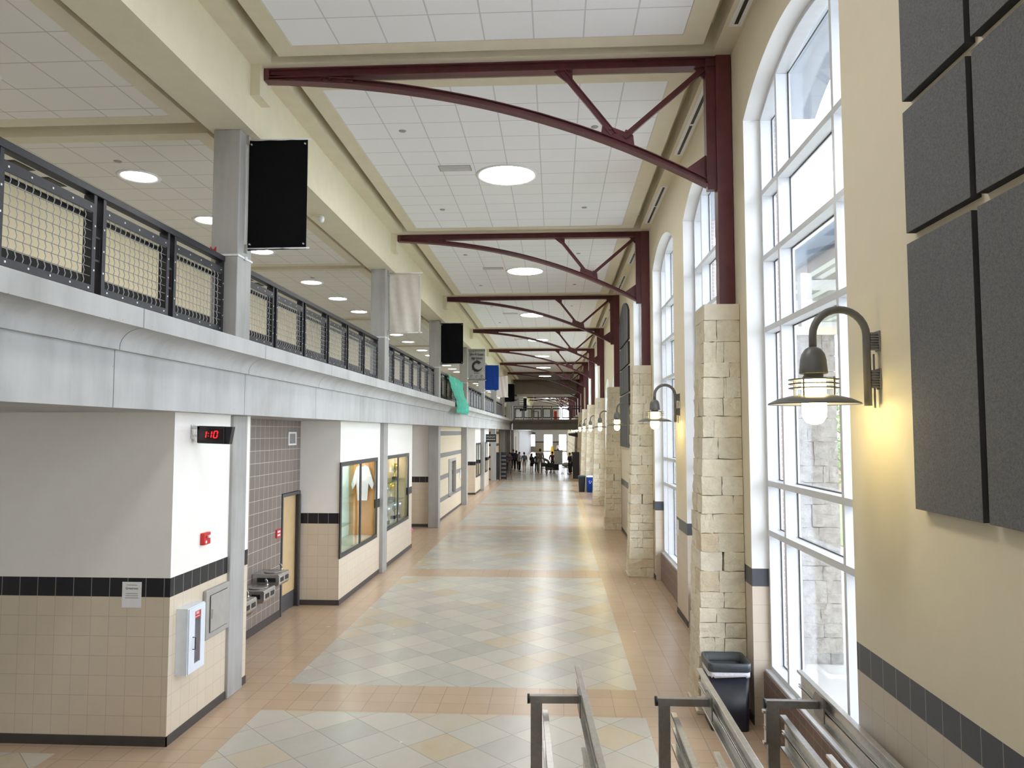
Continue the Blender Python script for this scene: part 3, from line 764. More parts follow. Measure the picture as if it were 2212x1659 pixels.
# ---------------------------------------------------------------- ceiling lights and fittings
def make_ceiling_light(rad, mat, nm):
    r = thing(nm, 'x', 'ceiling light')
    m = MB(); m.lathe([(rad - .03, -.004), (rad, -.02), (rad + .035, -.012), (rad + .04, .0), (rad - .03, .0), (rad - .03, -.004)], n=48); m.build('trim_ring', 'white', r, True)
    m = MB(); m.lathe([(0, -.0105), (rad * .6, -.009), (rad - .02, -.004), (rad - .025, -.001), (0, -.001)], n=48); m.build('lens', mat, r, True)
    return r
bl = make_ceiling_light(.55, 'light_disc', 'ceiling_light'); n = 0
for k in range(-1, 12):
    if k == 7: continue
    r = bl if n == 0 else dup(bl); r.location = (-.90, YK(k) + P / 2 + .06, ZC + .006)
    r['label'] = 'large round lit ceiling light in the main ceiling, %s to the camera' % nth(n); r['group'] = 'large round ceiling lights'; n += 1
for xx, yy in ((-.9, -3.0),):
    r = dup(bl); r.location = (xx, yy, ZC + .006); r['label'] = 'added unseen round ceiling light behind the viewpoint, brightening walls that face it'  # added light, out of view, to brighten faces turned towards the camera
sl = make_ceiling_light(.29, 'light_disc_small', 'downlight'); n = 0
NUM = lambda i: ['first', 'second', 'third'][i]
for k in range(-1, 10):
    for j in range(3):
        y = 11.45 + 2.5 * j + P * k
        if y < 0: continue
        r = sl if n == 0 else dup(sl); r.location = (-6.62, y, ZB + .004)
        r['label'] = 'round downlight in the balcony ceiling, %s of three in bay %s' % (NUM(j), ['behind the first column', 'one past the first column', 'two past the first column', 'three past the first column', 'four past the first column', 'five past the first column', 'six past the first column', 'seven past the first column', 'eight past the first column', 'nine past the first column', 'ten past the first column'][k + 1]); r['group'] = 'balcony downlights'; n += 1
# slot diffusers along the window-side soffit
def make_diffuser(L):
    r = thing('slot_diffuser', 'x', 'air diffuser')
    m = MB(); m.box(0, .15, 0, L, -.012, -.001); m.build('flange', 'white', r, bevel=.003)
    for a, b in ((.06, L / 2 - .04), (L / 2 + .04, L - .06)): bx('slot', 'rubber', (.05, .095, a, b, -.0165, -.0125), r)
    return r
df = make_diffuser(2.65); n = 0
for k in range(-1, 7):
    for y in (YK(k) + .78, YK(k) + 5.1):
        if y < 3: continue
        r = df if n == 0 else dup(df); r.location = (2.085, y, ZC); r['group'] = 'ceiling slot diffusers'
        r['label'] = 'long white slot diffuser with black slots above the windows, %s to the camera' % (nth(n) if n < 16 else 'farthest'); n += 1
gr = thing('air_grille', 'x', 'air grille'); bx('face', 'panel_grey', (-.30, .30, -.15, .15, -.006, -.0005), gr)
m = MB()
for j in range(9): m.box(-.28, .28, -.135 + j * .032, -.125 + j * .032, -.010, -.0065)
m.build('louvre', 'white', gr)
for i, k in enumerate(range(0, 4)):
    r = gr if i == 0 else dup(gr); r.location = (-1.83, YK(k) + 3.89, ZC + .008); r['label'] = 'grey louvred air grille beside the big ceiling light, %s to the camera' % nth(i); r['group'] = 'ceiling air grilles'
sp = bpy.data.objects.new('sprinkler_cover', None)
bpy.data.objects.remove(sp)
m = MB(); m.lathe([(0, -.014), (.05, -.012), (.06, -.002), (0, -.001)], n=16); sp = tag(m.build('sprinkler_cover', 'panel_grey', None, True), 'x', 'sprinkler'); n = 0
for k in range(0, 3):
    for x, dy in ((-2.45, 2.13), (.64, 2.14), (-2.45, 6.45), (.64, 6.47)):
        o = sp if n == 0 else dup(sp); o.location = (x, YK(k) + dy, ZC + .0085); o['group'] = 'round sprinkler covers in the main ceiling'
        o['label'] = 'small round sprinkler cover in the %s ceiling bay past a truss, %s %s' % (ORD[k] if k else 'first', 'far' if dy > 4 else 'near', 'left' if x < 0 else 'right'); n += 1
o = dup(sp); o.location = (-6.57, 10.78, ZB + .0065); o['label'] = 'small round cover in the balcony ceiling near the first downlight'; o['group'] = 'covers in the balcony ceiling'
o = dup(sp); o.location = (-6.4, 19.4, ZB + .0065); o['label'] = 'small round cover in the balcony ceiling past the second column'; o['group'] = 'covers in the balcony ceiling'
# security camera under the beam
r = thing('security_camera', 'small white dome security camera under the cream beam by the black banner', 'camera', (-4.32, 13.46, 7.34))
m = MB(); m.box(-.12, .05, -.05, .05, -.02, -.001); m.build('mount_plate', 'cream', r)
m = MB(); m.lathe([(0, -.14), (.03, -.135), (.05, -.11), (.055, -.06), (.05, -.02), (0, -.02)], (.03, 0, 0), 16); m.build('dome', 'white', r, True)

# dark slot grilles in the balcony ceiling near the back wall
for i, (x0, y0) in enumerate(((-8.16, 10.63), (-8.16, 11.39), (-7.9, 14.0), (-8.16, 19.2), (-8.16, 19.95))):
    r = thing('return_air_slot', 'black slot grille in the balcony ceiling above the railing, %s to the camera' % nth(i), 'air grille', (x0, y0, ZB + .005), 0, 'black balcony ceiling slots'); bx('frame', 'black', (-.08, .08, 0, .46, -.008, -.001), r); bx('slot', 'rubber', (-.06, .06, .03, .43, -.012, -.0085), r)
o = text_mesh('M', .13, 'red_mark', 'red', None, (-4.46, YC0 - .2232, 5.72), ext=.0005)
tag(o, 'small red letter marked low on the nearest balcony column', 'mark')
# ---------------------------------------------------------------- acoustic panels
def felt_panel(y0, y1, z0, z1, label, group, arch=None):
    """label object with its local origin on the wall"""
    r = thing('acoustic_panel', label, 'acoustic panel', (XW, (y0 + y1) / 2, z0), 0, group)
    w = (y1 - y0) / 2
    if arch is None: poly = [(-w, 0), (w, 0), (w, z1 - z0), (-w, z1 - z0)]
    else: poly = [(-w, 0), (w, 0)] + [(y - (y0 + y1) / 2, z - z0) for y, z in arch[::-1]]
    m = MB(); m.prism(poly, 'x', -.056, -.001); m.build('core', 'felt_edge', r)
    cx = sum(p[0] for p in poly) / len(poly)
    m = MB(); m.prism(poly, 'x', -.060, -.0565); m.build('face_fabric', 'felt', r, bevel=.002)
    return r
ROWS = [(2.88, 4.53), (4.60, 5.375), (5.45, 6.125), (6.20, None)]
RN = ['bottom', 'second', 'third', 'top']
for b, (Y0, Y1), far, where in ((1, AW(1), 1, 'by the first window'), (3, BW(3), 0, 'on the distant window wall')):
    full = arc_pts(Y0, Y1, 7.10, .41, 32); cw = (Y1 - Y0) / 4
    for c in range(4):
        a, e = Y0 + c * cw + .03, Y0 + (c + 1) * cw - .03
        if c == 0: a = Y0
        if c == 3: e = Y1
        for ri, (z0, z1) in enumerate(ROWS):
            ap = None
            if z1 is None:
                ap = [(y, np.interp(y, [p[0] for p in full], [p[1] for p in full])) for y in np.linspace(a, e, 9)]
            lab = 'grey felt panel %s, %s row, %s column from its far edge' % (where, RN[ri], ['fourth', 'third', 'second', 'first'][c])
            felt_panel(a, e, z0, z1, lab, 'acoustic panels ' + where, ap)

# ---------------------------------------------------------------- things on the near left walls
r = thing('digital_clock', 'black digital wall clock with red digits on a bracket', 'clock', (XL, 8.45, 3.325))
m = MB(); m.box(.001, .012, -.02, .07, -.05, .11); m.box(.012, .09, .0, .012, .06, .10); m.box(.012, .09, .0, .012, -.03, .0); m.build('bracket', 'stainless', r)
m = MB(); f = [(.065, -.10), (.385, -.10), (.385, .10), (.065, .10)]
m.prism([(.07, -.10), (.44, -.112), (.475, .088), (.065, .10)], 'y', .015, .10); m.build('case', 'black', r, bevel=.006)
m = MB(); m.prism([(.07, -.096), (.385, -.106), (.385, .092), (.066, .097)], 'y', .0, .0145); m.build('bezel', 'rubber', r, bevel=.003)
bx('screen', simple('dark_red_screen', (.02, .006, .008), .15), (.085, .37, -.003, -.0005, -.065, .062), r)
M['led'] = emit('red_led', (1.0, .02, .02), 2.2)
def seg_digit(ch, x0, w, h):
    S = {'a': ((0, h), (w, h)), 'b': ((w, h), (w, 0)), 'c': ((w, 0), (w, -h)), 'd': ((0, -h), (w, -h)), 'e': ((0, 0), (0, -h)), 'f': ((0, h), (0, 0))}
    m = MB()
    for s_ in {'1': 'bc', '0': 'abcdef'}[ch]:
        (xa, za), (xb, zb_) = S[s_]; sh = lambda x, z: (x0 + x + z * .12, -.0035, z * .92 + (.004 if z < 0 else -.004 if z > 0 else 0))
        a, b = Vector(sh(xa, za)), Vector(sh(xb, zb_)); d = (b - a); a2, b2 = a + d * .10, b - d * .10
        m.tube([a2, b2], .0065, 6)
    return m.build('digit', 'led', r)
for ch, x0, w in (('1', .150, .028), ('1', .212, .028), ('0', .268, .040)): seg_digit(ch, x0, w, .045)
m = MB(); m.ball((.203, -.004, -.018), .005); m.ball((.205, -.004, .014), .005); m.build('colon', 'led', r)

r = thing('fire_alarm', 'red fire alarm strobe on the white wall below the digital clock', 'fire alarm', (XL, 8.82, 2.09))
bx('body', 'red', (.001, .05, -.085, .085, -.065, .075), r, bevel=.006); bx('strobe_lens', 'white', (.051, .085, -.02, .075, .012, .045), r, bevel=.008)
m = MB(); m.lathe([(0, 0), (.03, .0), (.03, .006), (0, .008)], n=14); o = m.build('horn_grille', 'white', r); o.rotation_euler = (0, PI / 2, 0); o.location = (.051, -.04, -.03); o.scale = (.6, .6, 1)
r = thing('extinguisher_cabinet', 'white fire extinguisher cabinet with a narrow window on the tiled wall', 'fire extinguisher cabinet', (XL, 8.42, 1.05))
m = MB()
for b in ((.001, .13, -.20, -.185, -.36, .36), (.001, .13, .185, .20, -.36, .36), (.001, .13, -.185, .185, -.36, -.345), (.001, .13, -.185, .185, .345, .36), (.001, .012, -.185, .185, -.345, .345)): m.box(*b)
m.build('box', 'white_cab', r)
m = MB()
for b in ((.131, .145, -.19, -.055, -.35, .35), (.131, .145, .085, .19, -.35, .35), (.131, .145, -.055, .085, -.35, -.27), (.131, .145, -.055, .085, .30, .35)): m.box(*b)
d = m.build('door', 'white_cab', r)
bx('door_window', 'case_glass', (.134, .138, -.054, .084, -.269, .299), d)
m = MB(); m.tube([(.146, -.10, -.10), (.175, -.10, -.10), (.175, -.10, .03), (.146, -.10, .03)], .006, 6); m.build('handle', 'dark_frame', d)
o = bx('sign_label', 'red', (.1385, .140, -.053, .083, .215, .298), d)
text_mesh('FIRE', .042, 'lettering', 'white', d, (.1402, .015, .272), (PI / 2, 0, PI / 2), .001); text_mesh('EXTINGUISHER', .016, 'lettering', 'white', d, (.1402, .015, .235), (PI / 2, 0, PI / 2), .001)
e = thing('fire_extinguisher', 'red fire extinguisher inside the white wall cabinet', 'fire extinguisher', (XL + .070, 8.40, .71))
m = MB(); m.lathe([(0, .0), (.048, .002), (.05, .02), (.05, .34), (.035, .38), (.015, .40), (0, .40)], n=18); m.build('cylinder', 'red', e, True)
m = MB(); m.box(-.012, .012, -.02, .07, .40, .425); m.box(-.012, .012, -.02, .06, .435, .445); m.tube([(0, -.02, .41), (.0, -.055, .38), (0, -.058, .15)], .007, 6); m.build('valve_and_hose', 'rubber', e)
r = thing('electrical_panel', 'putty grey electrical panel door beside the concrete column', 'electrical panel', (XL, 9.16, 1.185))
m = MB(); m.prism([(-.32, -.29), (.32, -.29), (.32, .29), (-.32, .29)], 'x', .001, .05); m.build('trim_box', 'panel_grey', r, bevel=.012)
bx('door_gap', 'dark_frame', (.0501, .052, -.232, .242, -.222, .222), r); d = bx('door', 'panel_grey', (.0525, .058, -.225, .235, -.215, .215), r, bevel=.003)
m = MB(); m.box(.059, .066, -.20, -.17, -.06, .05); m.build('latch', 'rail_metal', d)
m = MB(); m.box(.0585, .0605, -.24, -.228, -.21, .21); m.build('hinge_line', 'dark_frame', d)
r = thing('paper_notice', 'white paper notice taped over the black tile band on the near wall', 'notice', (-4.595, 8.069, 1.592))
bx('sheet', 'white', (-.108, .108, -.003, -.001, -.137, .137), r)
text_mesh('Greatness', .034, 'heading', 'cloth_dark', r, (0, -.0035, .068), ext=.0004)
m = MB()
for z, w in ((.103, .06), (.012, .068), (-.011, .07), (-.034, .075)): m.box(-w, w, -.0036, -.003, z - .003, z + .003)
m.build('text_lines', 'grey_metal', r)

# alcove: door, drinking fountains, vent, sign
r = thing('restroom_door', 'pale wood door standing open in a dark frame beyond the drinking fountains', 'door', (-5.02, 14.2, 0))
m = MB(); m.box(-.12, .02, -.50, -.45, 0, 2.21); m.box(-.12, .02, .42, .475, 0, 2.21); m.box(-.12, .02, -.45, .42, 2.15, 2.21); m.build('frame', 'hm_frame', r)
m = MB(); m.box(-.10, -.055, -.445, .415, .32, 2.14); m.build('leaf', 'door_wood', r); bx('kick_plate', 'hm_frame', (-.101, -.054, -.445, .415, .01, .319), r)
m = MB(); m.box(.022, .05, .36, .42, 0, 2.15); m.build('reveal', 'hm_frame', r)
struct(bx('wall_left', 'taupe_tile', (-5.5, -5.16, 13.6, 14.75, 0, 2.3)))
def fountain(y, ztop, lab):
    r = thing('drinking_fountain', lab, 'drinking fountain', (-5.018, y, ztop), 0, 'steel drinking fountains')
    m = MB(); m.prism([(.001, -.20), (.44, -.20), (.468, -.16), (.468, -.02), (.45, 0), (.001, 0)], 'y', -.235, .235); m.build('basin', 'stainless', r, bevel=.012)
    m = MB(); m.lathe([(0, .002), (.13, .003), (.15, .009), (.14, .012), (.0, .006)], (.27, 0, 0), 20, 1, 1.1); m.build('bowl_rim', 'stainless', r, True)
    m = MB(); m.lathe([(0, 0), (.022, .0), (.018, .03), (.010, .035), (0, .036)], (.36, .15, .001), 10); m.tube([(.36, .15, .03), (.36, .15, .08), (.35, .145, .10), (.32, .13, .095)], .009, 8); m.build('bubbler', 'stainless', r, True)
    for yy in (-.12, .10): bx('push_bar', 'rubber', (.469, .474, yy - .07, yy + .07, -.13, -.06), r, bevel=.003)
    for xx in (.16, .33): bx('push_bar', 'rubber', (xx - .07, xx + .07, -.241, -.236, -.13, -.06), r, bevel=.003)
    m = MB(); m.prism([(.001, -.45), (.10, -.45), (.30, -.205), (.001, -.205)], 'y', -.16, .16); m.build('apron', 'stainless', r)
    return r
fountain(12.62, 1.01, 'highest steel drinking fountain beside the alcove door'); fountain(11.98, .875, 'middle steel drinking fountain of the stepped row'); fountain(11.22, .85, 'lowest steel drinking fountain half hidden by the concrete column')
r = thing('wall_vent', 'white louvred vent high on the taupe tiled alcove wall', 'vent', (-5.02, 14.16, 3.23))
m = MB()
for b in ((-.21, .21, .095, .125), (-.21, .21, -.125, -.095), (-.21, -.165, -.095, .095), (.165, .21, -.095, .095)): m.box(.001, .02, b[0], b[1], b[2], b[3])
m.build('frame', 'white', r); m = MB()
for j in range(8): m.box(.003, .012, -.165, .165, -.092 + j * .024, -.078 + j * .024)
m.build('louvre', 'panel_grey', r)
r = thing('red_wall_sign', 'small red sign with white lines on the taupe tiles by the door', 'sign', (-5.02, 13.53, 1.525)); bx('plate', 'red', (.001, .02, -.11, .11, -.075, .075), r)
m = MB(); m.box(.0205, .022, -.06, .07, .015, .05); m.box(.0205, .022, -.06, .07, -.045, -.012); m.build('white_lines', 'white', r)

# display cases
M['case_led'] = emit('display_case_light_strip', (1.0, .96, .88), 14.0)
def case(y0, y1, lab):
    r = thing('display_case', lab, 'display case', (XB, (y0 + y1) / 2, .89)); w = (y1 - y0) / 2; H = 1.87
    m = MB()
    for b in ((-w, -w + .10, 0, H), (w - .10, w, 0, H), (-w + .10, w - .10, 0, .085), (-w + .10, w - .10, H - .085, H), (-.055, .055, .085, H - .085)): m.box(.001, .025, *b)
    m.build('frame', 'dark_frame', r)
    bx('pane', 'case_glass', (-.03, -.024, -w + .165, w - .065, .065, H - .065), r)
    bx('light_strip', 'case_led', (-.40, -.30, -w + .3, w - .2, H - .082, H - .070), r)
    return r
c1 = case(14.64, 17.73, 'nearer dark-framed display case with an orange back panel')
c2 = case(18.60, 21.56, 'farther dark-framed display case full of trophies')
M['orange_wood'] = simple('orange_wood_panel', (.56, .27, .06), .5, 0, .12, 3); M['gold'] = simple('gold_trophy', (.72, .50, .10), .25, .9, .1); M['silver'] = simple('silver_trophy', (.55, .56, .60), .22, .9, .1)
M['shelf_glass'] = glass('green_shelf_glass', (.80, .92, .88), .06)
bx('back_panel', 'jamb', (-.645, -.63, -1.37, 1.49, .065, 1.80), c1); bx('side_panel', 'orange_wood', (-.625, -.04, 1.465, 1.49, .065, 1.80), c1); bx('glass_divider', 'shelf_glass', (-.62, -.06, -.30, -.29, .065, 1.80), c1)
bx('back_panel', 'white_cab', (-.645, -.62, -1.37, 1.415, .065, 1.80), c2); bx('side_panel', 'door_wood', (-.615, -.04, 1.40, 1.415, .065, 1.80), c2)

for z in (.55,): bx('shelf', 'shelf_glass', (-.60, -.08, -1.36, -.32, z, z + .01), c1)
for z in (.60, 1.15): bx('shelf', 'shelf_glass', (-.60, -.08, -1.36, 1.36, z, z + .01), c2)
j = thing('white_jersey', 'white jersey hung high inside the nearer display case', 'jersey', (XB - .30, 17.58, 2.18), -PI / 2)
m = MB(); m.prism([(p * .55, q) for p, q in [(-.26, -.02), (-.20, -.42), (.20, -.42), (.26, -.02), (.42, -.16), (.48, -.04), (.26, .36), (.10, .40), (0, .35), (-.10, .40), (-.26, .36), (-.48, -.04), (-.42, -.16)]], 'x', -.02, .02); m.build('fabric', 'white', j)
j = thing('bronze_figurine', 'small dark figurine on the floor of the nearer display case', 'figurine', (XB - .30, 15.72, .956)); m = MB(); m.tube([(0, -.12, .03), (0, .0, .07), (0, .13, .09)], [.025, .045, .02], 8); m.tube([(0, -.07, .05), (0, -.1, 0)], .012, 6); m.tube([(0, .06, .06), (0, .09, 0)], .012, 6); m.build('casting', 'grey_metal', j, True)
def trophy_mesh(mat, h):
    r = thing('trophy', 'x', 'trophy')
    s = h / .5
    bx('base', 'dark_frame', (-.07 * s, .07 * s, -.07 * s, .07 * s, 0, .09 * s), r)
    m = MB(); m.lathe([(.0, .091), (.045, .092), (.02, .12), (.015, .22), (.03, .25), (.085, .30), (.105, .40), (.11, .48), (.10, .48), (.08, .32), (0, .28)], n=18)
    for v in m.bm.verts: v.co *= s
    m.build('cup', mat, r, True)
    for sg in (-1, 1):
        m = MB(); m.tube([(0, sg * .09 * s, .46 * s), (0, sg * .16 * s, .45 * s), (0, sg * .16 * s, .36 * s), (0, sg * .08 * s, .31 * s)], .009 * s, 6); m.build('handle', mat, r, True)
    return r
tg = trophy_mesh('gold', .46); ts = trophy_mesh('silver', .46); ug = us = 0
SP = [(18.95, .957, 's'), (19.35, .957, 's'), (19.75, .957, 's'), (20.9, .957, 's'), (21.2, .957, 's'), (18.95, 1.501, 's'), (19.5, 1.501, 's'), (20.6, 1.501, 'g'), (19.1, 2.051, 's'), (19.6, 2.051, 's'), (20.65, 2.051, 'g')]
for i, (y, z, c) in enumerate(SP):
    if c == 's': r = ts if us == 0 else dup(ts); us += 1
    else: r = tg if ug == 0 else dup(tg); ug += 1
    r.location = (XB - .20 - .08 * (i % 2), y, z); lv = {.957: 'floor', 1.501: 'lower glass shelf', 2.051: 'upper glass shelf'}[z]
    same = [q[0] for q in SP if q[1] == z and q[2] == c]; pos_ = ['first', 'second', 'third', 'fourth', 'fifth'][sorted(same).index(y)]
    r['label'] = '%s cup trophy on the %s of the farther case, %s from near end' % ({'s': 'silver', 'g': 'gold'}[c], lv, pos_); r['group'] = 'trophies in the display case'
# far display windows in the third pier
for (y0, y1, lab) in ((41.1, 43.65, 'dark-framed display case on the far pier, nearer of its pair'), (45.1, 47.9, 'dark-framed display case on the far pier, farther of its pair')):
    r = thing('display_case', lab, 'display case', (-4.34, (y0 + y1) / 2, .89)); w = (y1 - y0) / 2; m = MB()
    for b in ((-w, -w + .1, 0, 1.87), (w - .1, w, 0, 1.87), (-w + .1, w - .1, 0, .08), (-w + .1, w - .1, 1.79, 1.87), (-.03, .03, .08, 1.79)): m.box(.001, .03, *b)
    m.build('frame', 'dark_frame', r); bx('pane', 'case_glass', (-.03, -.024, -w + .1, w - .1, .065, 1.80), r)
# shuttered counter in the banded wall
r = thing('roll_down_shutter', 'grey roll-down shutter closing the counter in the banded masonry wall', 'shutter', (-4.39, 32.02, .71))
m = MB(); m.box(-.10, .03, -1.12, -1.05, 0, 1.53); m.box(-.10, .03, 1.05, 1.12, 0, 1.53); m.box(-.10, .03, -1.05, 1.05, 1.42, 1.53); m.box(-.2, .10, -1.14, 1.14, .001, .05); m.build('frame', 'panel_grey', r)
m = MB()
for j in range(17): m.box(-.16, -.13 if j % 2 else -.125, -1.05, 1.05, .05 + j * .0805, .05 + (j + 1) * .0805 - .004)
m.build('slats', 'panel_grey', r)
r = thing('wall_phone', 'small white phone on the banded wall before the concrete column', 'phone', (-4.39, 34.6, 1.45)); bx('handset', 'white', (.001, .05, -.05, .05, -.2, .2), r, bevel=.01); bx('cradle', 'hm_frame', (.001, .03, .06, .12, -.15, .15), r)
r = thing('pink_decoration', 'small pink paper decoration on the far corner of the display wall', 'decoration', (-4.275, 22.20, .48)); m = MB(); m.ball((0, 0, 0), .085, n=14); m.build('paper_ball', simple('pink_rubber', (.75, .12, .28), .4), r, True)

# ---------------------------------------------------------------- banners on the balcony columns
def banner(k, mat, name, label, wav=0, top='rod'):
    r = thing('hanging_banner', label, 'banner', (-4.10, YC0 + P * k, 5.78), 0, 'column banners')
    w0, w1, H = .0, .80, 1.49
    m = MB(); amp = .006 if wav == 0 else .02
    m.grid(lambda u, v: (w0 + (w1 - w0) * u, amp * math.sin(u * 9 + k) * (1 - v) + amp * .6 * math.sin(u * 17 + v * 5 + k), H * v - .012 * (1 - u) * (1 - v)), 20, 24)
    m.build('cloth', mat, r, True, solid=.004)
    for z in (.015, H + .005):
        m = MB(); m.tube([(-.02, 0, z), (.84, 0, z)], .011, 8); m.build('rod', 'white', r, True)
        bx('bracket', 'panel_grey', (-.029, .005, -.03, .03, z - .06, z + .05), r)
    m = MB()
    for x in (.035, .765):
        for z in (.07, H - .06): m.tube([(x, -.022, z), (x, .022, z)], .011, 8)
    m.build('grommet', 'bolt', r)
    return r
banner(0, 'cloth_black', 'b', 'plain black banner hung on the nearest balcony column')
banner(1, 'cloth_cream', 'b', 'plain cream white banner hung on the second nearest balcony column', 1)
banner(2, 'cloth_black', 'b', 'plain black banner hung on the third nearest balcony column')
bs_ = banner(3, 'cloth_grey', 'b', 'silver grey school banner with black lettering and a swirling emblem')
bx('hem_strip', 'grey_strip', (.0, .80, -.028, -.024, 1.38, 1.49), bs_); bx('hem_strip', 'grey_strip', (.0, .80, -.028, -.024, .0, .09), bs_)
text_mesh('John H. Guyer', .165, 'lettering', 'cloth_dark', bs_, (.40, -.028, 1.24), sx=.66); text_mesh('High School', .165, 'lettering', 'cloth_dark', bs_, (.40, -.028, 1.055), sx=.66)
t_ = text_mesh('Athletics', .075, 'lettering', 'cloth_dark', bs_, (.40, -.028, .345), sx=1)
def emblem(parent, cx, cz, s):
    m = MB(); y0, y1 = -.030, -.026
    m.prism([(cx + s * math.cos(a) * R, cz + s * math.sin(a) * R * 1.05) for a, R in [(math.radians(d), 1.0) for d in range(70, 350, 14)] + [(math.radians(352), 1.02)] + [(math.radians(d), .98 - .42 * min(1, (352 - d) / 90) if d > 200 else .56) for d in range(340, 60, -14)]], 'y', y0, y1)
    m.prism([(cx - .1 * s, cz + 1.15 * s), (cx + .35 * s, cz + 1.02 * s), (cx + .78 * s, cz + .62 * s), (cx + .50 * s, cz + .55 * s), (cx + .30 * s, cz + .30 * s), (cx + .12 * s, cz + .52 * s), (cx - .5 * s, cz + .70 * s)], 'y', y0 - .001, y1 - .001)
    for a in (200, 230, 260): 
        q = math.radians(a); c, sn = math.cos(q), math.sin(q)
        m.prism([(cx + s * .85 * c, cz + s * .85 * sn), (cx + s * 1.22 * math.cos(q + .22), cz + s * 1.22 * math.sin(q + .22)), (cx + s * .9 * math.cos(q + .42), cz + s * .9 * math.sin(q + .42))], 'y', y0 - .002, y1 - .002)
    return m.build('emblem', 'cloth_dark', parent)
emblem(bs_, .42, .68, .25)
m = MB()
for x in (.15, .40, .65):
    m.lathe([(.035, -.001), (.05, 0), (.035, .001), (.035, -.001)], n=14)
    for v in m.bm.verts[-42:] if False else []: pass
m.bm.free(); m = MB()
for x in (.15, .40, .65): m.tube([(x + .05 * math.cos(a * PI / 7), -.027, .20 + .05 * math.sin(a * PI / 7)) for a in range(12)], .008, 5)
m.build('sport_symbols', 'cloth_dark', bs_)
banner(4, 'cloth_blue', 'b', 'royal blue banner hung past the grey school banner')
banner(5, 'cloth_pink', 'b', 'pale pinkish white banner hung past the blue banner', 1)
banner(6, 'cloth_black', 'b', 'black banner hung near the footbridge')
b7 = banner(7, 'cloth_grey', 'b', 'grey banner with a dark swirl hung just past the footbridge'); emblem(b7, .40, .75, .28)
b8 = banner(8, 'cloth_cream', 'b', 'pale banner with dark stripes hung beyond the footbridge')
m = MB()
for j in range(6): m.box(.0, .80, -.028, -.024, .12 + j * .24, .18 + j * .24)
m.build('stripes', 'cloth_dark', b8)
banner(9, 'cloth_black', 'b', 'farthest black banner beyond the footbridge')
# conduit straps on columns
cb = thing('column_strap', 'x', 'cable strap')
m = MB()
for b in ((-.372, .012, -.235, -.2235), (-.372, .012, .2235, .235), (.001, .012, -.2235, .2235), (-.372, -.361, -.2235, .2235)): m.box(b[0], b[1], b[2], b[3], -.012, .012)
m.build('band', 'white', cb); bx('buckle', 'bolt', (.013, .03, -.03, .03, -.025, .025), cb)
for k in range(0, 5):
    r = cb if k == 0 else dup(cb); r.location = (-4.13, YC0 + P * k, 5.66); r['group'] = 'cable straps round the columns'; r['label'] = 'thin white strap round the balcony column under its banner, %s to the camera' % nth(k)
# green paper hung over the railing
r = thing('green_paper_banner', 'wrinkled green painted paper draped over the balcony railing', 'paper banner', (-3.6, 29.6, ZS1))
def gp(u, v):
    ya = 29.45 + (34.2 - 29.45) * u; yb = 27.4 + (31.0 - 27.4) * u
    if v < .62:
        s_ = v / .62; p = Vector((-4.22 + .60 * s_ - .06 * math.sin(PI * s_), ya + (yb - ya) * s_ * .92, 5.63 - (5.63 - 4.52) * s_))
    else:
        s_ = (v - .62) / .38; p = Vector((-3.62 + .03 * math.sin(PI * s_), ya + (yb - ya) * (.92 + .08 * s_), 4.52 - .46 * s_))
    p.x += .02 * math.sin(u * 21 + v * 6) + .012 * math.sin(v * 33 + u * 4)
    return (p.x + 3.6, p.y - 29.6, p.z - ZS1)
m = MB(); m.grid(gp, 24, 40); m.build('paper', 'green', r, True, solid=.006)

# ---------------------------------------------------------------- bin beside the first stone column
def rrect(hw, hd, rad, z, n=5):
    out = []
    for cx, cy_, a0 in ((hw - rad, hd - rad, 0), (-hw + rad, hd - rad, 90), (-hw + rad, -hd + rad, 180), (hw - rad, -hd + rad, 270)):
        for i in range(n + 1):
            a = math.radians(a0 + 90 * i / n); out.append((cx + rad * math.cos(a), cy_ + rad * math.sin(a), z))
    return out
def loft(m, rings, cap0=True, cap1=True):
    V = [[m.bm.verts.new(p) for p in r] for r in rings]; n = len(V[0])
    for A, B in zip(V, V[1:]):
        for i in range(n): m.bm.faces.new((A[i], A[(i + 1) % n], B[(i + 1) % n], B[i]))
    if cap0: m.bm.faces.new(V[0][::-1])
    if cap1: m.bm.faces.new(V[-1])
r = thing('trash_bin', 'tall square black trash bin with a white liner by the first stone column', 'trash bin', (1.95, 9.03, 0))
m = MB(); loft(m, [rrect(.208, .208, .05, 0), rrect(.212, .212, .05, .015), rrect(.225, .225, .06, .67), rrect(.215, .215, .06, .66), rrect(.18, .18, .05, .03)]); m.build('body', 'bin_black', r, True)
m = MB(); loft(m, [rrect(.232, .232, .06, .655), rrect(.240, .240, .06, .665), rrect(.242, .242, .06, .745), rrect(.236, .236, .06, .755), rrect(.215, .215, .055, .75), rrect(.205, .205, .055, .66)], False, False); m.build('rim', 'bin_rim', r, True)
m = MB()
def wob(z, a): return [(x * (1 + .008 * math.sin(i * 1.7 + a)), y * (1 + .008 * math.sin(i * 1.7 + a)), zz + .01 * math.sin(i * 2.3 + a)) for i, (x, y, zz) in enumerate(rrect(.231, .231, .06, z, 8))]
loft(m, [wob(.662, 0), wob(.63, 1), [(x * 1.002, y * 1.002, zz) for x, y, zz in wob(.60, 2)], [(x * .985, y * .985, zz) for x, y, zz in wob(.60, 2)]], False, False); m.build('liner', 'bag', r, True)

r = thing('paper_notice', 'small white notice on the slate band of the far right window pier', 'notice', (XW, 14.36, 1.585)); bx('sheet', 'white', (-.003, -.0005, -.11, .11, -.14, .14), r)
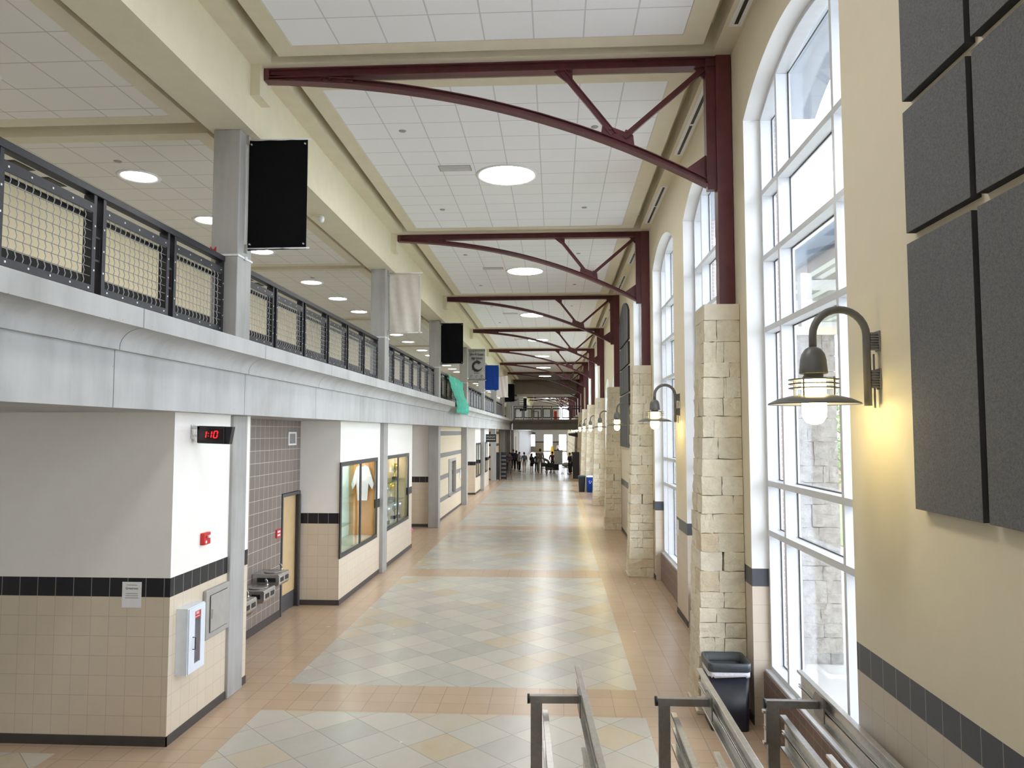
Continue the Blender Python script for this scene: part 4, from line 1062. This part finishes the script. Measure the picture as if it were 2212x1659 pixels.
# ---------------------------------------------------------------- queue rails in the foreground
def rail_profile(m, x0, y0, y1, ztop, h=.27, w=.047):
    m.box(x0, x0 + w, y0, y1, ztop - .022, ztop); m.box(x0, x0 + w, y0, y1, ztop - h, ztop - h + .018)
    m.box(x0 + w - .010, x0 + w, y0, y1, ztop - h + .018, ztop - .022)
    zc = ztop - h / 2
    for d in (-.012, .010): m.box(x0 + .012, x0 + w - .010, y0, y1, zc + d - .004, zc + d + .004)
def lane(xp, xr, rot, lab, extra=False):
    r = thing('queue_rail', lab, 'queue rail', (xp, 6.5, 0), rot, 'stainless queue rails')
    dx = xr - xp; YE = -4.6
    m = MB(); rail_profile(m, dx, YE, .58, 1.22); m.build('upper_rail', 'rail_metal', r, bevel=.002)
    m = MB(); rail_profile(m, .052, YE, -.02, 1.035); m.build('inner_rail', 'rail_metal', r, bevel=.002)
    m = MB(); rail_profile(m, dx, YE, -.12, .77); m.build('lower_rail', 'rail_metal', r, bevel=.002)
    for y in (0, -1.5, -3.0):
        bx('post', 'rail_post', (-.048, .048, y - .024, y + .024, 0.012, 1.145), r, bevel=.003)
        m = MB(); m.box(-.10, .10, y - .06, y + .06, 0, .012); m.build('foot_plate', 'rail_post', r)
        m = MB(); m.box(-.055, dx - .012, y - .026, y + .026, 1.085, 1.147); m.build('arm', 'rail_post', r, bevel=.003)
        m = MB(); m.tube([(-.075, y, 1.118), (-.056, y, 1.118)], .040, 16); m.build('end_cap', 'rubber', r, True)
        m = MB(); m.prism([(y - .10, 1.0), (y + .04, 1.0), (y + .075, 1.04), (y + .075, 1.15), (y - .02, 1.21), (y - .13, 1.21)] if False else [(y - .13, 1.005), (y + .08, 1.005), (y + .13, 1.06), (y + .13, 1.13), (y + .08, 1.19), (y - .13, 1.19)], 'x', dx - .012, dx - .001); m.build('clamp_plate', 'rail_post', r)
        m = MB()
        if y < 0: m.box(.049, dx - .001, y - .02, y + .02, .60, .65); m.build('lower_arm', 'rail_post', r)
        else: m.bm.free()
    if extra:
        m = MB(); rail_profile(m, -.078, -.015, .035, 1.06, .27, .027); m.build('rail_stub', 'rail_metal', r)
    return r
lane(-.17, .195, math.radians(2.7), 'leftmost stainless queue rail in the foreground'); lane(.892, 1.268, 0, 'middle stainless queue rail in front of the trash bin'); lane(1.778, 2.158, 0, 'rightmost stainless queue rail along the window sill', True)

# ---------------------------------------------------------------- far end of the corridor
r = thing('hanging_sign', 'black hanging sign with grey lettering sticking out past the far pier', 'sign', (-4.03, 47.0, 2.75))
bx('board', 'rubber', (-.34, .34, -.02, .02, 0, .48), r); text_mesh('WILDCAT', .15, 'lettering', 'panel_grey', r, (0, -.022, .32), ext=.001, sx=.82)
m = MB(); m.box(-.28, .28, -.022, -.0205, .13, .18); m.build('lettering', 'panel_grey', r)
m = MB(); m.tube([(-.3, 0, .48), (-.3, 0, ZS0 - 2.752)], .01, 6); m.tube([(.3, 0, .48), (.3, 0, 1.02)], .01, 6); m.box(-.30, .31, -.012, .012, 1.0, 1.03); m.build('hanger', 'white', r)
def rack(x, y, w, lab, shelves, rz=0):
    r = thing('literature_rack', lab, 'display rack', (x, y, 0), rz, 'black display racks'); h = 1.95
    m = MB(); 
    for a in (-w / 2, w / 2 - .03): m.box(a, a + .03, -.03, .03, .06, h)
    m.box(-w / 2 + .03, w / 2 - .03, -.008, .008, .06, h); m.build('panel', 'black', r)
    m = MB()
    for a in (-w / 2, w / 2 - .03): m.box(a, a + .03, -.28, .28, .03, .06); [m.ball((a + .015, s_ * .26, .02), .02, n=8) for s_ in (-1, 1)]
    m.build('base_foot', 'black', r)
    if shelves:
        for j in range(6):
            z = .25 + j * .28; m = MB(); m.prism([(-.01, z), (-.11, z + .02), (-.13, z + .12), (-.12, z + .12), (-.10, z + .03), (-.01, z + .015)], 'x', -w / 2 + .03, w / 2 - .03) if False else m.box(-w / 2 + .035, w / 2 - .035, -.13, -.0085, z, z + .015); m.box(-w / 2 + .035, w / 2 - .035, -.135, -.128, z, z + .07); m.build('shelf', 'grey_metal', r)
    return r
rack(-4.05, 52.97, .26, 'narrow black display panel beside the shelved rack', False, .15); rack(-3.65, 53.38, .40, 'black shelved literature rack before the waiting crowd', True)
rack(1.44, 54.0, .47, 'tall black folding display panel on castors at the far right', False)
r = thing('easel_stand', 'thin black tripod easel leaning beside the shelved rack', 'easel', (-3.22, 53.4, 0)); m = MB()
for a, b in (((0, 0, 1.3), (-.06, -.2, 0)), ((0, 0, 1.3), (.16, -.1, 0)), ((0, 0, 1.3), (.05, .3, 0))): m.tube([a, b], .012, 6)
m.build('legs', 'black', r)
# recycling bins
def wheel_bin(x, y, mat, lab, logo):
    r = thing('recycling_bin', lab, 'bin', (x, y, 0)); m = MB(); loft(m, [rrect(.16, .19, .04, 0), rrect(.20, .24, .04, .84)]); m.build('body', mat, r)
    m = MB(); loft(m, [rrect(.215, .255, .04, .842), rrect(.22, .26, .04, .88), rrect(.15, .2, .04, .92)]); m.build('lid', 'bin_rim' if not logo else 'white_cab', r)
    if logo:
        m = MB(); z0 = .58
        for k in range(3):
            a = PI / 2 + k * 2 * PI / 3; p = [Vector((.07 * math.cos(a + t_), -.222 + .0, z0 + .07 * math.sin(a + t_))) for t_ in (.25, .9, 1.75)]
            m.tube(p, [.018, .018, .006], 5)
        m.build('recycle_mark', 'white', r)
    return r
wheel_bin(1.92, 42.85, 'cloth_blue', 'blue recycling bin with a white recycling mark by the far stone column', True); wheel_bin(1.47, 43.1, 'bin_black', 'dark bin half hidden behind the blue recycling bin', False)
r = thing('exit_sign', 'dark hanging exit sign beyond the footbridge', 'exit sign', (-2.05, 71.0, 3.13)); bx('housing', 'rubber', (-.16, .16, -.03, .03, 0, .21), r); text_mesh('EXIT', .15, 'lettering', 'white', r, (0, -.032, .10), ext=.001)
m = MB(); m.tube([(0, 0, .21), (0, 0, 3.72)], .012, 6); m.build('hanger', 'white', r)
r = thing('wall_monitor', 'dark monitor housing projecting from the far right wall', 'monitor', (1.62, 62.0, 2.98)); m = MB(); m.prism([(-.6, .28), (.62, .34), (.62, -.02), (.1, -.02), (-.55, .12)], 'y', -.12, .12); m.build('housing', 'rubber', r); bx('wall_arm', 'hm_frame', (.622, .648, -.08, .08, .0, .3), r)
r = thing('wet_floor_sign', 'tall yellow floor sign standing near the far doors', 'floor sign', (-.55, 118, 0)); M['yellow'] = simple('yellow_plastic', (.85, .48, .02), .45)
m = MB(); m.prism([(-.28, 0), (.28, 0), (.16, 1.15), (-.16, 1.15)], 'y', -.16, -.14); m.prism([(-.28, 0), (.28, 0), (.16, 1.15), (-.16, 1.15)], 'y', .14, .16); m.box(-.16, .16, -.16, .16, 1.15, 1.2); m.build('boards', 'yellow', r)
# wall posters on the far upper wall
for i, (x, w, mat, lab) in enumerate(((-3.4, 1.0, 'cloth_blue', 'blue bordered poster on the far upper wall'), (-1.2, 1.6, 'white_cab', 'pale blue poster on the far upper wall'), (.0, .5, 'red', 'small red pennant on the far upper wall'))):
    r = thing('wall_poster', lab, 'poster', (x, YF, 6.1)); bx('sheet', mat, (-w / 2, w / 2, -.02, -.001, -.9, .9), r)
    if i == 0: bx('centre_sheet', 'white', (-w / 2 - .3, w / 2 - .15, -.025, -.0205, -.7, .8), r)

# flip chart, tables, chairs
r = thing('flip_chart', 'grey flip chart on a black wheeled stand beside the sign-up table', 'flip chart', (.22, 61.6, 0), math.radians(-12))
m = MB(); m.box(-.34, .34, -.02, .02, .78, 1.86); m.build('board', 'cloth_grey', r); m = MB()
for s_ in (-1, 1): m.tube([(s_ * .30, .03, 1.86), (s_ * .30, .03, .08)], .018, 6); m.box(s_ * .30 - .02, s_ * .30 + .02, -.28, .30, .06, .09); [m.ball((s_ * .30, q, .03), .03, n=8) for q in (-.26, .28)]
m.box(-.36, .36, .0, .05, 1.84, 1.92); m.box(-.36, .36, -.06, .05, .74, .78); m.build('stand', 'black', r)
r = thing('folding_table', 'folding table under a dark cloth at the far crowd', 'table', (-.30, 62.7, 0)); bx('table_top', 'cloth_dark', (-.55, .55, -.38, .38, .71, .75), r); bx('table_cloth', 'cloth_dark', (-.555, .555, -.385, -.380, .25, .71), r)
for sx_ in (-1, 1):
    for sy_ in (-1, 1): m = MB(); m.tube([(sx_ * .48, sy_ * .3, .71), (sx_ * .48, sy_ * .3, 0)], .015, 6); m.build('leg', 'grey_metal', r)
def chair(x, y, rz, lab):
    r = thing('stacking_chair', lab, 'chair', (x, y, 0), rz, 'black chairs at the far table'); m = MB(); loft(m, [rrect(.22, .21, .05, .43), rrect(.23, .22, .05, .45), rrect(.22, .21, .05, .47)]); m.build('seat', 'rubber', r)
    m = MB(); m.grid(lambda u, v: (-.22 + .44 * u, -.21 - .03 * v - .03 * math.sin(PI * u), .58 + .32 * v), 8, 6); m.build('backrest', 'rubber', r, True, solid=.02)
    for sx_ in (-1, 1):
        for sy_ in (-1, 1): m = MB(); m.tube([(sx_ * .19, sy_ * .18, .43), (sx_ * .22, sy_ * .21, 0)], .012, 6); m.build('leg', 'stainless', r)
        m = MB(); m.tube([(sx_ * .2, -.19, .44), (sx_ * .2, -.23, .85)], .012, 6); m.build('back_post', 'stainless', r)
    return r
chair(-.98, 61.5, .15, 'black chair left of the dark table, its back to the camera'); chair(-.44, 61.3, -.1, 'black chair next to the flip chart, its back to the camera')
r = thing('grey_bag', 'grey duffel bag on a low stool near the right wall', 'bag', (.80, 61.0, .572)); m = MB(); m.ball((0, 0, .18), .30, 1.0, .7, .62, 14); m.build('body', 'panel_grey', r, True); m = MB(); m.tube([(-.15, 0, .36), (-.1, 0, .44), (.1, 0, .44), (.15, 0, .36)], .015, 6); m.build('handle', 'rubber', r)
r = thing('low_stool', 'low dark stool under the grey duffel bag', 'stool', (.80, 61.0, 0)); m = MB(); m.lathe([(0, .50), (.25, .50), (.26, .53), (.25, .555), (0, .555)], n=18); m.build('seat', 'rubber', r)
for i in range(4): m = MB(); a = i * PI / 2 + .7; m.tube([(.18 * math.cos(a), .18 * math.sin(a), .5), (.22 * math.cos(a), .22 * math.sin(a), 0)], .014, 6); m.build('leg', 'stainless', r)

# ---------------------------------------------------------------- people
def skin(name, nodes, edges, mat, parent, root=0, sub=1):
    me = bpy.data.meshes.new(name); me.from_pydata([n[0] for n in nodes], edges, []); o = bpy.data.objects.new(name, me); COL.objects.link(o)
    md = o.modifiers.new('skin', 'SKIN'); md.use_smooth_shade = True
    for i, v in enumerate(me.skin_vertices[0].data):
        q = nodes[i][1]; v.radius = q if isinstance(q, tuple) else (q, q); v.use_root = (i == root)
    sb = o.modifiers.new('sub', 'SUBSURF'); sb.levels = sub; sb.render_levels = sub
    dg = bpy.context.evaluated_depsgraph_get(); m2 = bpy.data.meshes.new_from_object(o.evaluated_get(dg)); bpy.data.objects.remove(o)
    m2.materials.clear(); m2.materials.append(mat if not isinstance(mat, str) else M[mat])
    o = bpy.data.objects.new(name, m2); COL.objects.link(o); o.parent = parent; return o
SK = [simple('fair_skin', (.55, .34, .25), .55), simple('tan_skin', (.38, .21, .14), .55), simple('brown_skin', (.16, .08, .05), .55)]
HM = {'black': simple('black_hair', (.012, .01, .009), .6), 'brown': simple('brown_hair', (.07, .035, .02), .6), 'blond': simple('blond_hair', (.36, .24, .11), .6)}
CM = {n: simple(n + '_clothing', c, .85, 0, .1, 14) for n, c in dict(black=(.014, .014, .018), navy=(.02, .03, .07), grey=(.22, .22, .24), lightgrey=(.46, .47, .50), bluegrey=(.14, .17, .24), maroon=(.11, .02, .03), taupe=(.20, .17, .15), khaki=(.45, .38, .28), denim=(.06, .09, .17), purple=(.13, .10, .16), white=(.62, .62, .64)).items()}
def person(label, x, y, face, h=1.7, top='grey', bottom='black', hair='black', sk=0, arms='down', legs='stand', lean=0, shorts=False, long_hair=False, hoodie=False, longtop=False):
    r = thing('person', label, 'person', (x, y, 0), math.radians(face), 'people at the far end of the corridor'); r.scale = (h / 1.75,) * 3
    V = Vector; sit = legs == 'sit'; hz = .50 if sit else .94
    L = math.radians(lean); rot = Matrix.Rotation(-L, 3, 'X'); piv = V((0, 0, hz))
    up = lambda p: piv + rot @ (V(p) - V((0, 0, .94)))
    pel = V((0, 0, hz)); waist = up((0, 0, 1.10)); chest = up((0, 0, 1.30)); neck0 = up((0, 0, 1.455)); neck = up((0, .01, 1.52)); head = up((0, .02, 1.62)); crown = up((0, .015, 1.715))
    legJ = {}
    for s in (-1, 1):
        hip = pel + V((s * .095, 0, -.04))
        if sit: kn, an = hip + V((s * .03, .42, .02)), hip + V((s * .03, .44, -.40))
        elif legs == 'step': kn, an = V((s * .11, s * .10 + .03, .50)), V((s * .11, s * .17 - .02, .085))
        elif legs == 'wide': kn, an = V((s * .15, .03, .50)), V((s * .19, -.01, .085))
        else: kn, an = V((s * .10, .025, .50)), V((s * .105, -.01, .085))
        legJ[s] = (hip, kn, an, an + V((s * .02, .15, -.045)))
    armJ = {}
    for s in (-1, 1):
        sh = up((s * .185, 0, 1.415))
        if arms == 'down': el, wr, hd = up((s * .235, -.02, 1.14)), up((s * .245, .05, .90)), V((0, .25, -1))
        elif arms == 'fold': el, wr, hd = up((s * .235, .02, 1.14)), up((-s * .02, .20, 1.17)), V((-s, .2, 0))
        elif arms == 'phone': el, wr, hd = up((s * .23, .03, 1.14)), up((s * .08, .26, 1.22)), V((-s * .3, .6, .6))
        elif arms == 'reach': el, wr, hd = up((s * .24, .22, 1.24)), up((s * .20, .48, 1.16)), V((0, 1, -.2))
        else: el, wr, hd = up((s * .26, .02, 1.14)), up((s * .20, .18, .98)), V((-s * .4, .6, -.5))
        armJ[s] = (sh, el, wr, hd.normalized())
    nodes = [(pel, (.135, .10)), (waist, (.120, .088)), (chest, (.145, .100)), (neck0, (.075, .06)), (neck, (.050, .052)), (head, (.070, .088)), (crown, (.045, .055))]
    edges = [(0, 1), (1, 2), (2, 3), (3, 4), (4, 5), (5, 6)]
    def add(p, rr, par): nodes.append((p, rr)); edges.append((par, len(nodes) - 1)); return len(nodes) - 1
    for s in (-1, 1):
        hip, kn, an, toe = legJ[s]; i = add(hip, .082, 0); i = add(hip.lerp(kn, .5), .072, i); i = add(kn, .054, i); i = add(kn.lerp(an, .35), .053, i); i = add(an, .036, i); add(toe, (.035, .022), i)
        sh, el, wr, hd = armJ[s]; i = add(sh, .052, 2); i = add(sh.lerp(el, .5), .044, i); i = add(el, .036, i); i = add(el.lerp(wr, .4), .034, i); i = add(wr, .025, i)
        pm = wr + hd * .07; side = hd.cross(V((0, 0, 1)) if abs(hd.z) < .8 else V((1, 0, 0))).normalized(); nrm = hd.cross(side)
        ip = add(pm, (.034, .016), i)
        for f in range(4):
            q = pm + side * (.027 - .018 * f); ln = (.062, .072, .068, .054)[f]; j = add(q + hd * .03, .009, ip); j = add(q + hd * (.03 + ln * .55) + nrm * .006, .0085, j); add(q + hd * (.03 + ln * .9) + nrm * .02, .007, j)
        j = add(wr + hd * .035 + side * .042, .011, i); add(wr + hd * .075 + side * .058 + nrm * .01, .009, j)
    body = skin('body', nodes, edges, SK[sk], r)
    # face details
    m = MB(); fw = rot @ V((0, 1, 0))
    m.ball(head + rot @ V((0, .095, .0)), .016, .8, 1, 1.3, 8); m.ball(head + rot @ V((-.085, .0, 0)), .025, .4, .8, 1.2, 8); m.ball(head + rot @ V((.085, 0, 0)), .025, .4, .8, 1.2, 8); m.build('nose_and_ears', SK[sk], r, True)
    m = MB(); m.ball(head + rot @ V((-.032, .082, .025)), .011, n=8); m.ball(head + rot @ V((.032, .082, .025)), .011, n=8); m.ball(head + rot @ V((0, .080, -.045)), .016, 1.5, .5, .35, 8); m.build('eyes_and_mouth', 'rubber', r, True)
    # hair
    m = MB(); bmesh.ops.create_uvsphere(m.bm, u_segments=16, v_segments=10, radius=.108)
    for v in m.bm.verts:
        z = v.co.z; v.co = V((v.co.x * .88, v.co.y * 1.0, v.co.z * 1.02))
        if v.co.y > .03 and z < .045: v.co = v.co * .80
        if z < -.02: v.co.z = -.02 - (abs(z) - .02) * (1.0 if not long_hair else 2.6); v.co.y -= .01
    for v in m.bm.verts: v.co = head + rot @ (v.co + V((0, -.012, .03)))
    m.build('hair', HM[hair], r, True)
    # trousers or shorts
    tn = [(pel + V((0, 0, .08)), (.145, .112)), (pel, (.155, .118))]; te = [(0, 1)]
    for s in (-1, 1):
        hip, kn, an, toe = legJ[s]; tn.append((hip, .098)); te.append((1, len(tn) - 1)); tn.append((hip.lerp(kn, .55), .088)); te.append((len(tn) - 2, len(tn) - 1))
        if shorts: tn.append((hip.lerp(kn, .85), .085)); te.append((len(tn) - 2, len(tn) - 1))
        else:
            tn.append((kn, .069)); te.append((len(tn) - 2, len(tn) - 1)); tn.append((kn.lerp(an, .5), .062)); te.append((len(tn) - 2, len(tn) - 1)); tn.append((an + V((0, 0, .02)), .054)); te.append((len(tn) - 2, len(tn) - 1))
    skin('shorts' if shorts else 'trousers', tn, te, CM[bottom], r, 1)
    # top
    tn = [(waist.lerp(pel, .75 if not longtop else 1.15), (.150, .118)), (waist, (.142, .108)), (chest, (.166, .120)), (neck0 + (neck0 - chest) * .12, (.070, .062))]; te = [(0, 1), (1, 2), (2, 3)]
    for s in (-1, 1):
        sh, el, wr, hd = armJ[s]
        for p, rr in ((sh, .066), (sh.lerp(el, .5), .057), (el, .049), (el.lerp(wr, .5), .045), (el.lerp(wr, .9), .038)): tn.append((p, rr)); te.append((2 if p is sh else len(tn) - 2, len(tn) - 1))
    skin('jacket' if hoodie else 'shirt', tn, te, CM[top], r, 1)
    if hoodie: m = MB(); m.ball(neck0 + rot @ V((0, -.07, .03)), .085, 1.1, .7, .7, 10); m.build('hood', CM[top], r, True)
    for s in (-1, 1):
        hip, kn, an, toe = legJ[s]; m = MB(); c = an + V((s * .005, .05, -.045)); m.ball(c, .05, .95, 2.5, .75, 10); m.build('shoe', 'rubber' if not shorts else 'white', r, True)
    return r
def backpack(px, py, face, z, mat, lab, h=1.0):
    r = thing('backpack', lab, 'backpack', (px, py, z), math.radians(face)); m = MB(); m.ball((0, 0, .22), .2, .85, .55, 1.2, 12); m.build('bag', CM[mat], r, True)
    m = MB(); m.ball((0, -.09, .14), .12, 1, .5, .8, 10); m.build('pocket', CM[mat], r, True); return r
PX = lambda px, Y: (px - 1201) / 1631 * Y
person('person in dark clothes at the far left edge of the waiting line', PX(1094, 63.5), 63.5, 200, 1.68, 'black', 'black', 'black', 1, 'phone')
person('person in a purple-grey hoodie and dark trousers near the left wall', PX(1102.5, 62.6), 62.6, 160, 1.70, 'purple', 'taupe', 'black', 1, 'fold', hoodie=True)
person('tall person in a navy shirt standing at the back of the line', PX(1110, 67.5), 67.5, 190, 1.84, 'navy', 'black', 'brown', 1, 'down')
person('person in a dark blue jacket behind the pale hooded top', PX(1116.5, 66.6), 66.6, 170, 1.76, 'denim', 'black', 'black', 2, 'fold')
person('person in a long pale grey hooded top and black leggings', PX(1123, 64.9), 64.9, 245, 1.68, 'lightgrey', 'black', 'brown', 0, 'fold', 'stand', hoodie=True, longtop=True)
person('person in a blue-grey jacket and light shorts with brown hair', PX(1133.5, 63.3), 63.3, 15, 1.70, 'bluegrey', 'lightgrey', 'brown', 0, 'down', 'step', shorts=True)
person('person in a black jacket and dark shorts with bare legs', PX(1149.5, 62.9), 62.9, 320, 1.60, 'black', 'black', 'black', 0, 'fold', shorts=True, hoodie=True, long_hair=True)
person('person in dark clothes standing behind the man in taupe', PX(1160, 63.9), 63.9, 330, 1.62, 'black', 'black', 'black', 1, 'down')
person('tall man in a taupe jacket and grey trousers facing away', PX(1168, 62.6), 62.6, 5, 2.0, 'taupe', 'grey', 'black', 0, 'down', 'stand')
person('person in a grey top bending over the dark table', PX(1186, 63.9), 63.7, 95, 1.72, 'grey', 'black', 'black', 1, 'reach', 'step', lean=62)
person('person in a maroon jacket standing between the table and flip chart', PX(1194, 64.7), 64.7, 185, 1.72, 'maroon', 'black', 'black', 1, 'hip')
person('person in a dark jacket leaning near the far right wall', PX(1231, 60.6), 60.6, 120, 1.74, 'black', 'black', 'brown', 1, 'fold')
person('person in a grey sweater beside the person at the right wall', PX(1237, 61.6), 61.6, 140, 1.76, 'grey', 'navy', 'brown', 0, 'phone')
person('small figure in a striped pale top far beyond the footbridge', PX(1206, 112), 112, 180, 1.7, 'white', 'maroon', 'black', 1, 'down')
backpack(PX(1134.2, 63.0), 63.0, 15, 1.0, 'bluegrey', 'grey-blue backpack worn by the person in light shorts')
backpack(PX(1152.5, 62.5), 62.47, 320, .72, 'black', 'dark backpack hanging from the person with bare legs')

# ---------------------------------------------------------------- outside the windows
struct(bx('lawn', 'grass', (9, 60, 14, 160, -.24, -.20)), 'green lawn outside the windows', 'lawn')
M['stone_out'] = None
sm2 = stone_mesh(5.15, -.72, -.62, .40, .38, 23, .22, .42)
r = thing('stone_pier', 'pale limestone pier outside the nearest window', 'stone pier', (4.46, 12.65, -.25)); sm2.materials.clear(); t = NT('outdoor_limestone'); oc = t.n('ShaderNodeTexCoord'); n = t.noise(9, 6, .65, oc.outputs['Object']); ca = t.n('ShaderNodeVertexColor'); ca.layer_name = 'stone'
bw = t.n('ShaderNodeRGBToBW'); t.l(ca.outputs[0], bw.inputs[0]); t.bsdf(t.mix(t.math('MULTIPLY', bw.outputs[0], n), (.10, .095, .088), (.80, .78, .73)), .9, 0, .1, n, .9, .06); sm2.materials.append(t.m); o = bpy.data.objects.new('shaft', sm2); COL.objects.link(o); o.parent = r; bx('capstone', 'stone_smooth', (-.70, .02, -.45, .45, 5.15, 5.28), r); bx('steel_post', 'canopy', (-.42, -.24, -.09, .09, 5.28, 6.22), r)
r = thing('canopy', 'white steel canopy with blue-grey fascia above the outdoor stone pier', 'canopy', (4.2, 6.0, 5.98))
bx('roof_deck', 'canopy', (0.05, 5, 0, 16, .34, .40), r); bx('fascia', 'canopy_roof', (-.06, .049, 0, 16, .22, .52), r); bx('edge_beam', 'canopy', (.0505, .18, 0, 16, .02, .30), r)
for i in range(9): bx('joist', 'canopy', (.45 + i * .5, .60 + i * .5, 0, 16, .12, .335), r)
for y in (2.0, 5.0, 7.7, 9.9, 13): bx('cross_beam', 'canopy', (.1805, 5, y, y + .16, -.06, .10), r)
r = thing('brick_building', 'low red brick building across the lawn', 'building', (22, 52, -.2)); bx('wall', 'brick', (-6, 8, -6, 6, 0, 2.6), r); bx('roof', 'canopy_roof', (-6.3, 8.3, -6.3, 6.3, 2.6, 2.9), r)
def tree(x, y, h, seed, lab):
    rnd = random.Random(seed); r = thing('young_tree', lab, 'tree', (x, y, -.2)); m = MB(); m.tube([(0, 0, 0), (.05, 0, h * .4), (.0, .05, h * .8)], [.11, .08, .03], 8)
    for i in range(14):
        a = rnd.uniform(0, 6.28); z = h * rnd.uniform(.3, .75); q = Vector((math.cos(a) * h * .22, math.sin(a) * h * .22, z + h * .16)); m.tube([(.03, .02, z), q], [.03, .008], 5)
    m.build('trunk', 'bark', r); m = MB()
    for i in range(1500):
        v = Vector((rnd.gauss(0, 1), rnd.gauss(0, 1), rnd.gauss(0, 1))).normalized() * rnd.random() ** .4
        c = Vector((v.x * h * .30, v.y * h * .30, h * .62 + v.z * h * .36)); a = Vector((rnd.gauss(0, 1), rnd.gauss(0, 1), rnd.gauss(0, 1))).normalized() * .07; b = a.cross(Vector((rnd.gauss(0, 1), rnd.gauss(0, 1), rnd.gauss(0, 1)))).normalized() * .045
        m.poly([c - a, c + b, c + a, c - b])
    m.build('foliage', 'leaf', r); return r
tree(10.2, 27.0, 5.2, 3, 'young leafy tree outside beside the outdoor stone pier'); tree(15.5, 40.0, 6.0, 5, 'young leafy tree farther out on the lawn')
